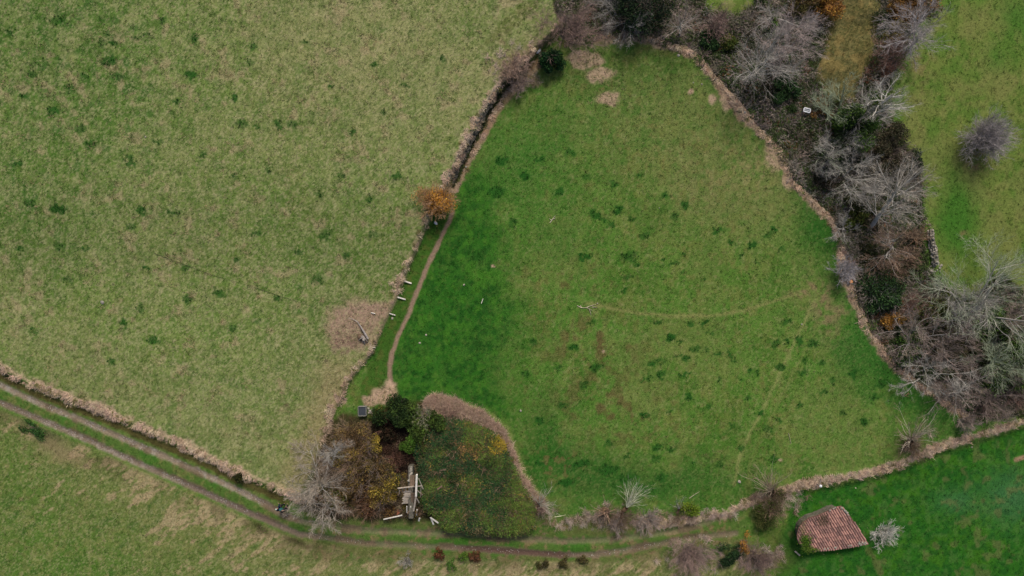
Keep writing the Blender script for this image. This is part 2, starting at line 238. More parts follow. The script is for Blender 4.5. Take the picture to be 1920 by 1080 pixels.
    e, _ = dline(u, v-15, VERGE); mix(sst(9, 3, e-6*(fi-0.5))*sst(560, 520, u)*(1-mA)*0.9, s(80, 72, 42)); mix(sst(6, 2, np.abs(e-6))*sst(0.45, 0.6, fi)*0.4*(1-mA), s(58, 52, 30))
    mix(np.clip(blob(wu, wv, 492, 992, 20, 6, 30)+blob(wu, wv, 556, 1016, 30, 7, 25), 0, 1)*0.85, s(50, 48, 28))
    # belt floor
    b = soft(u, v, BELT, 5); ol = soft(wu, wv, OLIVE, 12); tg = soft(wu, wv, TOPG, 12)
    mix(b, s(60, 60, 44)); mix(b*sst(0.42, 0.58, mid)*0.8, s(44, 48, 30)); mix(b*sst(0.5, 0.68, fi)*0.5, s(98, 86, 70))
    mix(ol*b, s(94, 92, 58)); mix(ol*b*sst(0.42, 0.58, fi)*0.6, s(78, 76, 42)); mix(ol*b*sst(0.5, 0.7, v2)*0.5, s(126, 112, 70)); mix(ol*b*sst(0.52, 0.7, 1-v2)*0.5, s(64, 66, 34)); mix(ol*b*sst(0.6, 0.7, fbm(x*1.1, y*1.1, 61, 3))*0.5, s(124, 108, 66))
    mix(tg*b, s(88, 108, 48)); mix(tg*b*sst(0.5, 0.6, fi)*0.6, s(124, 124, 78))
    mix(b*np.clip(blob(wu, wv, 1440, 60, 60, 30)+blob(wu, wv, 1530, 190, 14, 40)+blob(wu, wv, 1520, 110, 14, 30, 20), 0, 1)*0.7, s(112, 90, 66))
    mix(b*np.clip(blob(wu, wv, 1722, 540, 30, 14)+blob(wu, wv, 1695, 520, 14, 10), 0, 1)*0.8, s(74, 46, 44))
    mix(b*np.clip(blob(wu, wv, 1722, 560, 34, 12), 0, 1)*0.7, s(70, 84, 36)); mix(b*np.clip(blob(wu, wv, 1702, 516, 10, 7, -30), 0, 1), s(56, 96, 30))
    e, _ = dline(u+3, v-2, BELT_EDGE); w = 1+26*fbm(x*0.4, y*0.4, 88, 3); te = sst(w+3, w-5, e-12*(fi-0.5)); mix(te*sst(60, 130, u-1000)*0.9, s(152, 130, 110)); mix(te*sst(0.45, 0.62, fi)*0.45, s(116, 92, 74))
    # right field
    RF = [(1810, -900), (1800, -100), (1765, 20), (1712, 90), (1705, 160), (1678, 230), (1700, 270), (1735, 325), (1740, 440), (1757, 500), (1800, 540), (1850, 560), (1890, 545), (1970, 600), (2400, 640), (2900, 560), (2900, -900)]
    rf = soft(wu, wv, RF, 7); mix(rf, s(98, 114, 54)); mix(rf*sst(0.42, 0.6, mid)*0.7, s(78, 108, 42)); mix(rf*sst(0.5, 0.66, fbm(x*1.4, y*1.4, 271, 5))*0.5, s(70, 102, 38)); mix(rf*sst(0.52, 0.66, fbm(x*1.1, y*1.1, 275, 5))*0.45, s(118, 120, 70)); mix(rf*sst(0.57, 0.74, 1-v2)*0.3, s(58, 84, 34)); mix(rf*sst(0.45, 0.65, fbm(x*0.35, y*0.35, 37, 3))*0.5, s(112, 114, 66))
    mix(rf*np.clip(blob(wu, wv, 1800, 380, 30, 60, -15)+blob(wu, wv, 1790, 440, 30, 50, -20)+0.9*blob(wu, wv, 1905, 30, 30, 40)+.7*blob(wu, wv, 1870, 110, 24, 26), 0, 1)*0.85, s(54, 100, 32))
    mix(rf*np.clip(blob(wu, wv, 1830, 300, 26, 22)+0.8*blob(wu, wv, 1808, 437, 8, 11)+0.5*blob(wu, wv, 1725, 130, 24, 60), 0, 1)*sst(0.35, 0.6, fi)*0.8, s(122, 100, 76))
    mix(rf*np.clip(blob(wu, wv, 1895, 590, 40, 22), 0, 1)*0.6, s(112, 92, 56))
    # south-east field
    se = soft(wu, wv, SE, 5); mix(se, s(42, 92, 26)); mix(se*sst(0.45, 0.6, mid)*0.7, s(56, 100, 26)); mix(se*sst(0.46, 0.6, fi)*0.7, s(30, 76, 26)); mix(se*sst(0.54, 0.66, fbm(x*2.2, y*2.2, 241, 4))*0.45, s(70, 104, 48)); mix(se*np.clip(blob(u, v, 1900, 930, 60, 50)+.8*blob(u, v, 1790, 940, 40, 22), 0, 1)*0.6, s(62, 104, 66)); mix(se*sst(0.64, 0.74, fbm(x*1.0, y*1.0, 94, 3))*0.5, s(94, 98, 60))
    e, _ = dline(u, v, [(1905, 862), (1960, 845)]); mix(sst(6, 2, e), s(140, 118, 92))
    e, _ = dline(u, v, [(1628, 1030), (1640, 1050), (1652, 1075)]); mix(sst(8, 2, e-10*(fi-.5))*0.55, s(96, 98, 58))
    mix(np.clip(blob(wu, wv, 1450, 1010, 26, 60), 0, 1)*0.6, s(70, 82, 38)); mix(np.clip(blob(wu, wv, 1450, 1050, 40, 22), 0, 1)*0.5, s(104, 92, 58))
    e, _ = dline(u, v, SEBANK); mix(sst(9, 2, e-16*(fi-0.5)-14*(mid-.5))*sst(1220, 1260, u)*0.95, s(168, 148, 128)); mix(sst(11, 3, e)*sst(0.45, 0.6, fi)*0.35*sst(1230, 1260, u), s(110, 88, 72))
    # thicket
    th = soft(wu, wv, THICK, 8); mix(th*0.9, s(50, 44, 30)); mix(th*sst(0.5, 0.64, fi)*0.5, s(76, 66, 42))  # soil colour darkened to stand in for shade in the thicket hollow
    e, _ = dline(u, v, BANKT); mix(sst(13+8*sst(900, 820, u), 3, e-10*(fi-0.5))*0.95, s(150, 128, 108))
    e, _ = dline(u-12, v+8, BANKT); mix(sst(8, 3, e-6*(fi-0.5))*0.6, s(118, 126, 74))
    # clumps
    for i, c in enumerate(CLUMPS):
        mix(sst(0.25, 0.62, blob(wc, vc, c[0], c[1], c[2]*1.2, c[3]*1.25, c[4] if len(c) > 4 else -12)*(0.5+1.0*vf))*(0.65+0.35*((i*37) % 10)/10), s(34, 78, 26))
    for i, c in enumerate(CLUMPS_L):
        mix(sst(0.25, 0.62, blob(wc, vc, c[0], c[1], c[2]*1.15, c[3]*1.25, c[4] if len(c) > 4 else 8)*(0.5+1.0*vf))*(0.55+0.45*((i*53) % 10)/10), s(40, 80, 28))
    dr = np.clip(L*0.16+W*0.2, 0, 1)
    return A, dr

# ---------------------------------------------------------------- materials
def newmat(name):
    m = bpy.data.materials.new(name); m.use_nodes = True; n = m.node_tree.nodes; l = m.node_tree.links
    b = n['Principled BSDF']; b.inputs['Roughness'].default_value = 0.9; b.inputs['Specular IOR Level'].default_value = 0.15
    return m, n, l, b
def noise(n, l, scale, detail=4, rough=0.6, vec=None, coord='Object'):
    t = n.new('ShaderNodeTexNoise'); t.inputs['Scale'].default_value = scale; t.inputs['Detail'].default_value = detail; t.inputs['Roughness'].default_value = rough
    if vec is None:
        tc = n.new('ShaderNodeTexCoord'); vec = tc.outputs[coord]
    l.new(vec, t.inputs['Vector']); return t
def ramp(n, l, src, stops):
    r = n.new('ShaderNodeValToRGB'); e = r.color_ramp.elements
    while len(e) < len(stops): e.new(0.5)
    for i, (p, c) in enumerate(stops): e[i].position = p; e[i].color = (*c, 1)
    l.new(src, r.inputs[0]); return r
def mixn(n, l, a, b, fac, mode='MIX'):
    m = n.new('ShaderNodeMix'); m.data_type = 'RGBA'; m.blend_type = mode
    for src, i in ((a, 6), (b, 7), (fac, 0)):
        if hasattr(src, 'links'): l.new(src, m.inputs[i])
        elif i == 0: m.inputs[0].default_value = src
        else: m.inputs[i].default_value = (*src, 1)
    return m.outputs[2]
def ground_mat():
    m, n, l, b = newmat('turf')
    at = n.new('ShaderNodeAttribute'); at.attribute_name = 'alb'
    dr = n.new('ShaderNodeAttribute'); dr.attribute_name = 'dry'
    n1 = noise(n, l, 7.0, 6, 0.72); n2 = noise(n, l, 22.0, 4, 0.7); n3 = noise(n, l, 3.0, 5, 0.7)
    r1 = ramp(n, l, n1.outputs['Fac'], [(0.28, (0.62,)*3), (0.5, (1.0,)*3), (0.72, (1.45, 1.43, 1.40))])
    c = mixn(n, l, at.outputs['Color'], r1.outputs[0], 0.9, 'MULTIPLY')
    r2 = ramp(n, l, n2.outputs['Fac'], [(0.3, (0.7,)*3), (0.5, (1.0,)*3), (0.7, (1.3,)*3)])
    c = mixn(n, l, c, r2.outputs[0], 0.8, 'MULTIPLY')
    r3 = ramp(n, l, n3.outputs['Fac'], [(0.52, (0, 0, 0)), (0.68, (1, 1, 1))])
    mm = n.new('ShaderNodeMath'); mm.operation = 'MULTIPLY'; l.new(r3.outputs[0], mm.inputs[0]); l.new(dr.outputs['Fac'], mm.inputs[1])
    c = mixn(n, l, c, tuple(s(150, 138, 104)), mm.outputs[0])
    l.new(c, b.inputs['Base Color'])
    bp = n.new('ShaderNodeBump'); bp.inputs['Distance'].default_value = 0.05; bp.inputs['Strength'].default_value = 0.8
    l.new(n1.outputs['Fac'], bp.inputs['Height']); l.new(bp.outputs[0], b.inputs['Normal'])
    b.inputs['Specular IOR Level'].default_value = 0.05
    return m
def attr_mat(name, attr='tint', inst=False, rough=0.85, spread=0.35, transl=0.0, sc=6.0):
    m, n, l, b = newmat(name)
    at = n.new('ShaderNodeAttribute'); at.attribute_name = attr
    if inst: at.attribute_type = 'INSTANCER'
    nz = noise(n, l, sc, 3)
    r = ramp(n, l, nz.outputs['Fac'], [(0.25, (1-spread,)*3), (0.75, (1+spread,)*3)])
    c = mixn(n, l, at.outputs['Color'], r.outputs[0], 1.0, 'MULTIPLY')
    l.new(c, b.inputs['Base Color']); b.inputs['Roughness'].default_value = rough; b.inputs['Specular IOR Level'].default_value = 0.1
    if transl:
        t = n.new('ShaderNodeBsdfTranslucent'); l.new(c, t.inputs[0]); mx = n.new('ShaderNodeMixShader'); mx.inputs[0].default_value = transl
        l.new(b.outputs[0], mx.inputs[1]); l.new(t.outputs[0], mx.inputs[2]); l.new(mx.outputs[0], n['Material Output'].inputs[0])
    return m
def plain(name, c0, c1, scale=5, rough=0.85, rnd=0.0, bump=0.0, spec=0.2, stain=None):
    m, n, l, b = newmat(name)
    nz = noise(n, l, scale, 5, 0.65); r = ramp(n, l, nz.outputs['Fac'], [(0.3, tuple(c0)), (0.7, tuple(c1))]); c = r.outputs[0]
    if stain is not None:
        n2 = noise(n, l, scale*2.3, 4, 0.7); r2 = ramp(n, l, n2.outputs['Fac'], [(0.56, (0, 0, 0)), (0.66, (1, 1, 1))]); c = mixn(n, l, c, tuple(stain), r2.outputs[0])
    if rnd:
        oi = n.new('ShaderNodeObjectInfo'); r3 = ramp(n, l, oi.outputs['Random'], [(0, (1-rnd, 1-rnd*0.9, 1-rnd*0.8)), (1, (1+rnd, 1+rnd*0.9, 1+rnd*0.8))]); c = mixn(n, l, c, r3.outputs[0], 1.0, 'MULTIPLY')
    l.new(c, b.inputs['Base Color']); b.inputs['Roughness'].default_value = rough; b.inputs['Specular IOR Level'].default_value = spec
    if bump:
        bp = n.new('ShaderNodeBump'); bp.inputs['Distance'].default_value = bump; l.new(nz.outputs['Fac'], bp.inputs['Height']); l.new(bp.outputs[0], b.inputs['Normal'])
    return m
M = {}
M['turf'] = ground_mat()
M['twig'] = attr_mat('bark_and_twigs', spread=0.3, sc=3.0)
M['leaf'] = attr_mat('leaves', spread=0.25, transl=0.2, sc=1.2)
M['blade'] = attr_mat('grass_blades', inst=True, spread=0.2, transl=0.15, sc=2.0)
M['tile'] = plain('terracotta_tile', s(136, 98, 90), s(168, 130, 120), 9, rnd=0.42, stain=s(140, 124, 110))
M['deck'] = plain('channel_tiles', s(96, 70, 62), s(124, 92, 82), 6)
M['stone'] = plain('field_stone', s(120, 114, 104), s(176, 170, 158), 7, rnd=0.25, bump=0.03, stain=s(92, 94, 74))
M['darkstone'] = plain('mossy_stone', s(70, 68, 60), s(118, 112, 102), 5, rnd=0.2, bump=0.03, stain=s(60, 76, 40))
M['concrete'] = plain('concrete', s(110, 110, 104), s(142, 140, 132), 8, bump=0.01)
M['water'] = plain('still_water', s(52, 56, 60), s(66, 70, 74), 2, rough=0.08, spec=0.5)
M['wood'] = plain('weathered_wood', s(140, 128, 114), s(186, 176, 162), 9, rnd=0.2)
M['wooddark'] = plain('old_brown_wood', s(88, 72, 58), s(132, 114, 96), 9, rnd=0.2)
M['whitewood'] = plain('bleached_wood', s(190, 184, 172), s(222, 218, 208), 9, rnd=0.08)
M['plastic'] = plain('white_plastic', s(206, 210, 214), s(236, 238, 240), 5, rough=0.45, spec=0.4)
M['greyplastic'] = plain('grey_tray', s(96, 104, 110), s(128, 134, 140), 8, rough=0.6)
M['cream'] = plain('cream_plastic', s(196, 204, 160), s(220, 226, 190), 5, rough=0.5)
M['brick'] = plain('red_brick', s(156, 92, 68), s(186, 116, 88), 9, rnd=0.2)
M['earth'] = plain('bare_earth', s(84, 68, 54), s(120, 100, 82), 4, bump=0.03)
M['wire'] = plain('dark_cable', s(40, 42, 38), s(60, 60, 54), 4)

# ---------------------------------------------------------------- objects and tags
def tag(o, label=None, cat=None, group=None, kind=None):
    if label: o['label'] = label
    if cat: o['category'] = cat
    if group: o['group'] = group
    if kind: o['kind'] = kind
    return o
def meshobj(name, verts, faces, mat, parent=None, tint=None, smooth=False, loops=None):
    """faces: (n,3) or (n,4) array, or list"""
    me = bpy.data.meshes.new(name)
    if isinstance(faces, np.ndarray) and isinstance(verts, np.ndarray):
        k = faces.shape[1]; me.vertices.add(len(verts)); me.vertices.foreach_set('co', verts.astype(np.float32).ravel())
        me.loops.add(faces.size); me.loops.foreach_set('vertex_index', faces.astype(np.int32).ravel())
        me.polygons.add(len(faces)); me.polygons.foreach_set('loop_start', np.arange(0, faces.size, k, dtype=np.int32)); me.update(calc_edges=True)
    else:
        me.from_pydata([tuple(v) for v in verts], [], [tuple(int(i) for i in f) for f in faces])
    if tint is not None:
        a = me.attributes.new('tint', 'FLOAT_COLOR', 'POINT'); c = np.ones((len(me.vertices), 4), np.float32); c[:, :3] = tint; a.data.foreach_set('color', c.ravel())
    if smooth: me.shade_smooth()
    if mat is not None: me.materials.append(mat)
    o = bpy.data.objects.new(name, me); COL.objects.link(o)
    if parent is not None: o.parent = parent
    return o
def empty(name, loc=(0, 0, 0), rz=0, label=None, cat=None, group=None):
    o = bpy.data.objects.new(name, None); COL.objects.link(o); o.location = loc; o.rotation_euler.z = rz; o.empty_display_size = 0.2
    return tag(o, label, cat, group)

# ---------------------------------------------------------------- ground: one height field, split into turf, track and path
def axis(a, step, far):
    c = np.arange(-a, a+step/2, step); out = [a]; w = step
    while out[-1] < far: w *= 1.45; out.append(out[-1]+w)
    o = np.array(out[1:]); return np.concatenate([-o[::-1], c, o])
gx = axis(50.5, 0.125, 700); gy = axis(29.5, 0.125, 700)
GX, GY = np.meshgrid(gx, gy, indexing='ij')
GZ = height(960+20*GX, 540-20*GY)
GZ = GZ+0.035*(fbm(GX*3.0, GY*3.0, 101, 3)-0.5)
far = np.maximum(np.abs(GX)-60, np.abs(GY)-40); GZ = np.where(far > 0, GZ*np.exp(-np.clip(far, 0, 500)/30), GZ)
PU, PV = to_photo(GX, GY, GZ)
ALB, DRY = paint(PU, PV)
nx, ny = GX.shape
idx = np.arange(nx*ny).reshape(nx, ny)
F = np.stack([idx[:-1, :-1], idx[1:, :-1], idx[1:, 1:], idx[:-1, 1:]], -1).reshape(-1, 4)
V3 = np.stack([GX, GY, GZ], -1).reshape(-1, 3)
cu = 960+20*V3[F[:, 0], 0]; cv = 540-20*V3[F[:, 0], 1]
dA, _ = dline(cu, cv, RUT_A); dB, _ = dline(cu, cv, RUT_B); dP, _ = dline(cu, cv, PATH)
isT = (dA < 40) & (dB < 40) | (dA < 8) | (dB < 8)
isP = (dP < 6.5) & ~isT
isS = inside(cu, cv, BELT) & ~isT & ~isP
for nm, sel in (('ground', ~isT & ~isP & ~isS), ('farm_track', isT), ('footpath', isP), ('woodland_floor', isS)):
    f = F[sel]; used, inv = np.unique(f.ravel(), return_inverse=True)
    o = meshobj(nm, V3[used], inv.reshape(-1, 4), M['turf'], smooth=True)
    a = o.data.attributes.new('alb', 'FLOAT_COLOR', 'POINT'); c = np.ones((len(used), 4), np.float32); c[:, :3] = ALB.reshape(-1, 3)[used]; a.data.foreach_set('color', c.ravel())
    a = o.data.attributes.new('dry', 'FLOAT', 'POINT'); a.data.foreach_set('value', DRY.ravel()[used].astype(np.float32))
    tag(o, kind='structure')
tag(bpy.data.objects['ground'], 'rough winter pasture of tan and green grass')
tag(bpy.data.objects['farm_track'], 'grassy farm track with two muddy stony wheel ruts')
tag(bpy.data.objects['footpath'], 'narrow trodden earth footpath through lush grass')
tag(bpy.data.objects['woodland_floor'], 'brown hollow of the wooded stream bank under the trees')

# ---------------------------------------------------------------- scattered grass (instances on points)
def proto(name, verts, faces, mat):
    me = bpy.data.meshes.new(name); me.from_pydata([tuple(v) for v in verts], [], faces); me.materials.append(mat)
    return bpy.data.objects.new(name, me)
def tuft_proto(name, n, h, spread, w, seed, droop=0.5, segs=1):
    r = random.Random(seed); V = []; Fc = []
    for i in range(n):
        a = r.uniform(0, 2*math.pi); rad = r.uniform(0, spread*0.4); L = h*r.uniform(0.6, 1.2); lean = r.uniform(0.2, 1.0)*spread
        bx, by = rad*math.cos(a), rad*math.sin(a); b = a+r.uniform(-.6, .6); px, py = -math.sin(b)*w/2, math.cos(b)*w/2
        k = len(V)
        if segs == 1:
            V += [(bx-px, by-py, -0.02), (bx+px, by+py, -0.02), (bx+math.cos(b)*lean, by+math.sin(b)*lean, L)]; Fc.append((k, k+1, k+2))
        else:
            V += [(bx-px, by-py, -0.02), (bx+px, by+py, -0.02), (bx+math.cos(b)*lean*.45+px, by+math.sin(b)*lean*.45+py, L), (bx+math.cos(b)*lean*.45-px, by+math.sin(b)*lean*.45-py, L), (bx+math.cos(b)*lean, by+math.sin(b)*lean, L*(1-droop))]
            Fc += [(k, k+1, k+2, k+3), (k+3, k+2, k+4)]
    return proto(name, V, Fc, M['blade'])
def combed(n, seed):
    r = random.Random(seed); V = []; Fc = []
    for i in range(n):
        b = r.gauss(0, 0.45); L = r.uniform(0.25, 0.6); w = r.uniform(.018, .03); ox, oy = r.uniform(-.2, .2), r.uniform(-.25, .25); px, py = -math.sin(b)*w, math.cos(b)*w; k = len(V); h = r.uniform(.05, .16)
        V += [(ox-px, oy-py, 0), (ox+px, oy+py, 0), (ox+math.cos(b)*L*.5+px, oy+math.sin(b)*L*.5+py, h), (ox+math.cos(b)*L*.5-px, oy+math.sin(b)*L*.5-py, h), (ox+math.cos(b)*L, oy+math.sin(b)*L, h*.4)]; Fc += [(k, k+1, k+2, k+3), (k+3, k+2, k+4)]
    return proto('combed_tuft', V, Fc, M['blade'])
def scatter(name, pts, scl, rot, tint, protos, label, kind='stuff'):
    me = bpy.data.meshes.new(name); me.vertices.add(len(pts)); me.vertices.foreach_set('co', pts.astype(np.float32).ravel())
    a = me.attributes.new('scl', 'FLOAT', 'POINT'); a.data.foreach_set('value', scl.astype(np.float32))
    a = me.attributes.new('rot', 'FLOAT_VECTOR', 'POINT'); a.data.foreach_set('vector', rot.astype(np.float32).ravel())
    a = me.attributes.new('tint', 'FLOAT_COLOR', 'POINT'); c = np.ones((len(pts), 4), np.float32); c[:, :3] = tint; a.data.foreach_set('color', c.ravel())
    o = bpy.data.objects.new(name, me); COL.objects.link(o)
    pc = bpy.data.collections.new(name+'_kinds')
    for p in protos: pc.objects.link(p)
    ng = bpy.data.node_groups.new(name, 'GeometryNodeTree'); ng.interface.new_socket('Geometry', in_out='INPUT', socket_type='NodeSocketGeometry'); ng.interface.new_socket('Geometry', in_out='OUTPUT', socket_type='NodeSocketGeometry')
    N = ng.nodes; Lk = ng.links; gi = N.new('NodeGroupInput'); go = N.new('NodeGroupOutput')
    m2p = N.new('GeometryNodeMeshToPoints'); ci = N.new('GeometryNodeCollectionInfo'); ci.inputs[0].default_value = pc; ci.inputs['Separate Children'].default_value = True; ci.inputs['Reset Children'].default_value = True
    ip = N.new('GeometryNodeInstanceOnPoints'); ip.inputs['Pick Instance'].default_value = True
    def na(t, nm):
        q = N.new('GeometryNodeInputNamedAttribute'); q.data_type = t; q.inputs[0].default_value = nm
        return [x for x in q.outputs if x.enabled and x.name == 'Attribute'][0]
    e2r = N.new('FunctionNodeEulerToRotation')
    Lk.new(gi.outputs[0], m2p.inputs[0]); Lk.new(m2p.outputs[0], ip.inputs['Points']); Lk.new(ci.outputs[0], ip.inputs['Instance'])
    Lk.new(na('FLOAT_VECTOR', 'rot'), e2r.inputs[0]); Lk.new(e2r.outputs[0], ip.inputs['Rotation']); Lk.new(na('FLOAT', 'scl'), ip.inputs['Scale'])
    Lk.new(ip.outputs[0], go.inputs[0])
    md = o.modifiers.new('scatter', 'NODES'); md.node_group = ng
    me.materials.append(M['blade'])
    return tag(o, label, kind=kind)
rs = np.random.RandomState(11)
def rand_ground(n, box, keep=None):
    u = rs.uniform(box[0], box[2], n); v = rs.uniform(box[1], box[3], n)
    if keep is not None:
        k = keep(u, v) > rs.rand(n); u, v = u[k], v[k]
    x = (u-960)/20; y = (540-v)/20; z = height(u, v)
    pu, pv = to_photo(x, y, z)
    return u, v, np.stack([x, y, z], -1), pu, pv
def jit(c, a, hue=0.06):
    n = len(c); k = 1+a*(rs.rand(n, 1)*2-1); return np.clip(c*k*(1+hue*(rs.rand(n, 3)*2-1)), 0.003, 0.9)
def yrot(n, tilt=0.15):
    r = np.zeros((n, 3)); r[:, 2] = rs.rand(n)*6.283; r[:, :2] = rs.randn(n, 2)*tilt; return r

def not_track(u, v):
    a, _ = dline(u, v, RUT_A); b, _ = dline(u, v, RUT_B); p, _ = dline(u, v, PATH)
    return (a > 8) & (b > 8) & (p > 6)
short = [tuft_proto('short_tuft', 8, 0.045, 0.11, 0.04, k) for k in range(4)]
u, v, P, pu, pv = rand_ground(130000, (-50, -50, 1970, 1130), lambda u, v: not_track(u, v)*(1-0.9*inside(u, v, BELT)*(1-inside(u, v, OLIVE))))
A, D = paint(pu, pv)
scatter('meadow_grass', P, rs.uniform(0.5, 1.5, len(P))**1.3, yrot(len(P)), jit(A*1.15, 0.4), short, 'short uneven pasture grass')
# long tan grass on the verges, banks and the hollow's rim
longt = [tuft_proto('long_tuft', 16, 0.13, 0.42, 0.035, 20+k, segs=2) for k in range(4)]
def tanmask(u, v):
    x = (u-960)/20; y = (540-v)/20; nz = fbm(x*0.9, y*0.9, 120, 3)
    a, _ = dline(u, v+4, VERGE); b, _ = dline(u+3, v-2, BELT_EDGE); c, _ = dline(u, v, SEBANK); d, _ = dline(u+6, v, EDGE); e, _ = dline(u, v, BANKT)
    w = 9*(fbm(x*0.5, y*0.5, 5, 4)-0.5)*-2+7*(fbm(x*2.2, y*2.2, 9, 4)-.5)*-2
    m = np.maximum.reduce([sst(10, 2, a+w*.8), sst(11, 3, b+w)*(u > 1060), sst(8, 2, c+w*.8), sst(7, 1, d+w*1.4)*0.4])
    q, _ = dline(u, v, DITCH); m = np.maximum(m*sst(5, 9, q), .7*sst(13, 10, q)*sst(4, 7, q))
    return m*not_track(u, v)*(0.15+0.9*nz)
u, v, P, pu, pv = rand_ground(330000, (-50, 0, 1970, 1100), tanmask)
tc = np.where(rs.rand(len(P), 1) < 0.65, s(190, 168, 146), s(160, 138, 118)); tc = np.where(rs.rand(len(P), 1) < 0.1, s(106, 104, 62), tc)
def seg_ang(u, v, lines):
    best = np.full(len(u), 1e9); ang = np.zeros(len(u))
    for pts, sg in lines:
        for (x0, y0), (x1, y1) in zip(pts[:-1], pts[1:]):
            dx, dy = x1-x0, y1-y0; q = dx*dx+dy*dy; tt = np.clip(((u-x0)*dx+(v-y0)*dy)/q, 0, 1); d = np.hypot(u-x0-tt*dx, v-y0-tt*dy); m = d < best
            best = np.where(m, d, best); ang = np.where(m, math.atan2(-dy, dx)+sg*math.pi/2, ang)
    return ang
rot = yrot(len(P), 0.2); rot[:, 2] = seg_ang(u, v, ((VERGE, -1), (BELT_EDGE, -1), (SEBANK, -1), (EDGE, 1)))+rs.randn(len(P))*0.7
scatter('dry_grass', P, rs.uniform(0.35, 0.9, len(P)), rot, jit(tc, 0.22), [combed(14, 20+k) for k in range(4)], 'long bleached dead grass along banks and verges')
# rougher bents in the tan parts of the pastures
def rough(u, v):
    x = (u-960)/20; y = (540-v)/20
    W = inside(u, v, SW); n1 = fbm((-x*0.57+y*0.82)*1.6, (x*0.82+y*0.57)*0.5, 81, 4); d1, _ = dline(u, v, RUT_B)
    a = W*(sst(0.54, 0.68, n1)*0.6*sst(230, 20, d1)+0.12*sst(60, 15, d1)); L = inside(u, v, LEFT); b = L*sst(0.56, 0.7, fbm(x*0.9, y*0.9, 71, 4))*0.8
    c = 0
    for q in ((1455, 282, 24, 34), (1142, 184, 20, 13), (1100, 112, 32, 16), (1130, 142, 24, 12), (1240, 74, 26, 14), (1160, 66, 34, 14), (1330, 118, 18, 26)): c = c+1.2*blob(u, v, *q)
    c = c+1.1*inside(u, v, [(682, 745), (722, 725), (740, 718), (746, 735), (740, 752), (715, 760), (685, 760)])
    return np.clip(a+b+c, 0, 1)*not_track(u, v)
u, v, P, pu, pv = rand_ground(60000, (-50, -50, 1970, 1130), rough)
tc = np.where(rs.rand(len(P), 1) < 0.55, s(154, 142, 106), s(96, 114, 56))
scatter('bent_grass', P, rs.uniform(0.3, 0.8, len(P)), yrot(len(P), 0.35), jit(tc, 0.35), [tuft_proto('bent_tuft', 12, 0.11, 0.38, 0.03, 40+k, segs=2) for k in range(3)], 'flattened pale bents among the green grass')
# dark lush tussocks on the clumps
pts = []
for c in CLUMPS+CLUMPS_L:
    k = int(c[2]*c[3]*0.10); a = rs.rand(k)*6.283; q = np.sqrt(rs.rand(k)); pts.append(np.stack([c[0]+np.cos(a)*q*c[2]*1.1, c[1]+np.sin(a)*q*c[3]*1.2], -1))
pts = np.concatenate(pts); x = (pts[:, 0]-960)/20; y = (540-pts[:, 1])/20
hh = height(pts[:, 0], pts[:, 1]); x = x*(CAM_H-hh)/CAM_H; y = y*(CAM_H-hh)/CAM_H; P = np.stack([x, y, height(960+20*x, 540-20*y)], -1)
scatter('lush_tussocks', P, rs.uniform(0.7, 1.5, len(P)), yrot(len(P)), jit(np.tile(s(54, 98, 40), (len(P), 1)), 0.4), [tuft_proto('lush_tuft', 12, 0.13, 0.12, 0.035, 60+k) for k in range(3)], 'dark lush grass tussocks dotted over the pasture')

def pebble_proto(k):
    rng = np.random.RandomState(700+k); a = rng.uniform(.7, 1.2, 6); V = [(math.cos(i*1.047)*a[i], math.sin(i*1.047)*a[i], 0) for i in range(6)]+[(.1, 0, .55)]; return proto('pebble', V, [(i, (i+1) % 6, 6) for i in range(6)], M['blade'])
def rutm(u, v):
    x = (u-960)/20; y = (540-v)/20; a, _ = dline(u, v, RUT_A); b, _ = dline(u, v, RUT_B); nz = fbm(x*.5, y*.5, 401, 3)
    return np.maximum(sst(6, 2, a)*sst(640, 480, u), sst(5, 2, b)*sst(620, 300, u)*.6+.12*sst(5, 2, b))*sst(.38, .62, nz)
u, v, P, pu, pv = rand_ground(420000, (-30, 700, 1400, 1060), rutm)
rr = rs.rand(len(P), 1); tc = np.where(rr < .4, s(166, 160, 152), np.where(rr < .8, s(130, 120, 108), s(96, 84, 74)))
scatter('gravel', P, rs.uniform(0.015, 0.05, len(P)), yrot(len(P)), jit(tc, 0.25), [pebble_proto(k) for k in range(3)], 'loose pale stones pressed into the wheel ruts')
# brambles and dead canes in the hollow
def cane_proto(name, n, seed, leafy=0.5):
    r = random.Random(seed); V = []; Fc = []
    for i in range(n):
        a = r.uniform(0, 6.283); L = r.uniform(0.4, 1.0); h = r.uniform(0.25, 0.6); w = 0.011; px, py = -math.sin(a)*w, math.cos(a)*w; prev = None
        for t in (0, .33, .66, 1.0):
            X, Y, Z = math.cos(a)*L*t, math.sin(a)*L*t, h*math.sin(t*2.6)+0.0; k = len(V); V += [(X-px, Y-py, Z), (X+px, Y+py, Z)]
            if prev is not None: Fc.append((prev, prev+1, k+1, k))
            prev = k
            if t > 0 and r.random() < leafy:
                for _ in range(2):
                    b = r.uniform(0, 6.283); q = r.uniform(.04, .075); k = len(V); zz = Z+r.uniform(-.02, .04)
                    V += [(X, Y, zz), (X+math.cos(b)*q+math.sin(b)*q*.5, Y+math.sin(b)*q-math.cos(b)*q*.5, zz+r.uniform(-.02, .03)), (X+math.cos(b)*q*2, Y+math.sin(b)*q*2, zz), (X+math.cos(b)*q-math.sin(b)*q*.5, Y+math.sin(b)*q+math.cos(b)*q*.5, zz+r.uniform(-.02, .03))]; Fc.append((k, k+1, k+2, k+3))
    return proto(name, V, Fc, M['blade'])
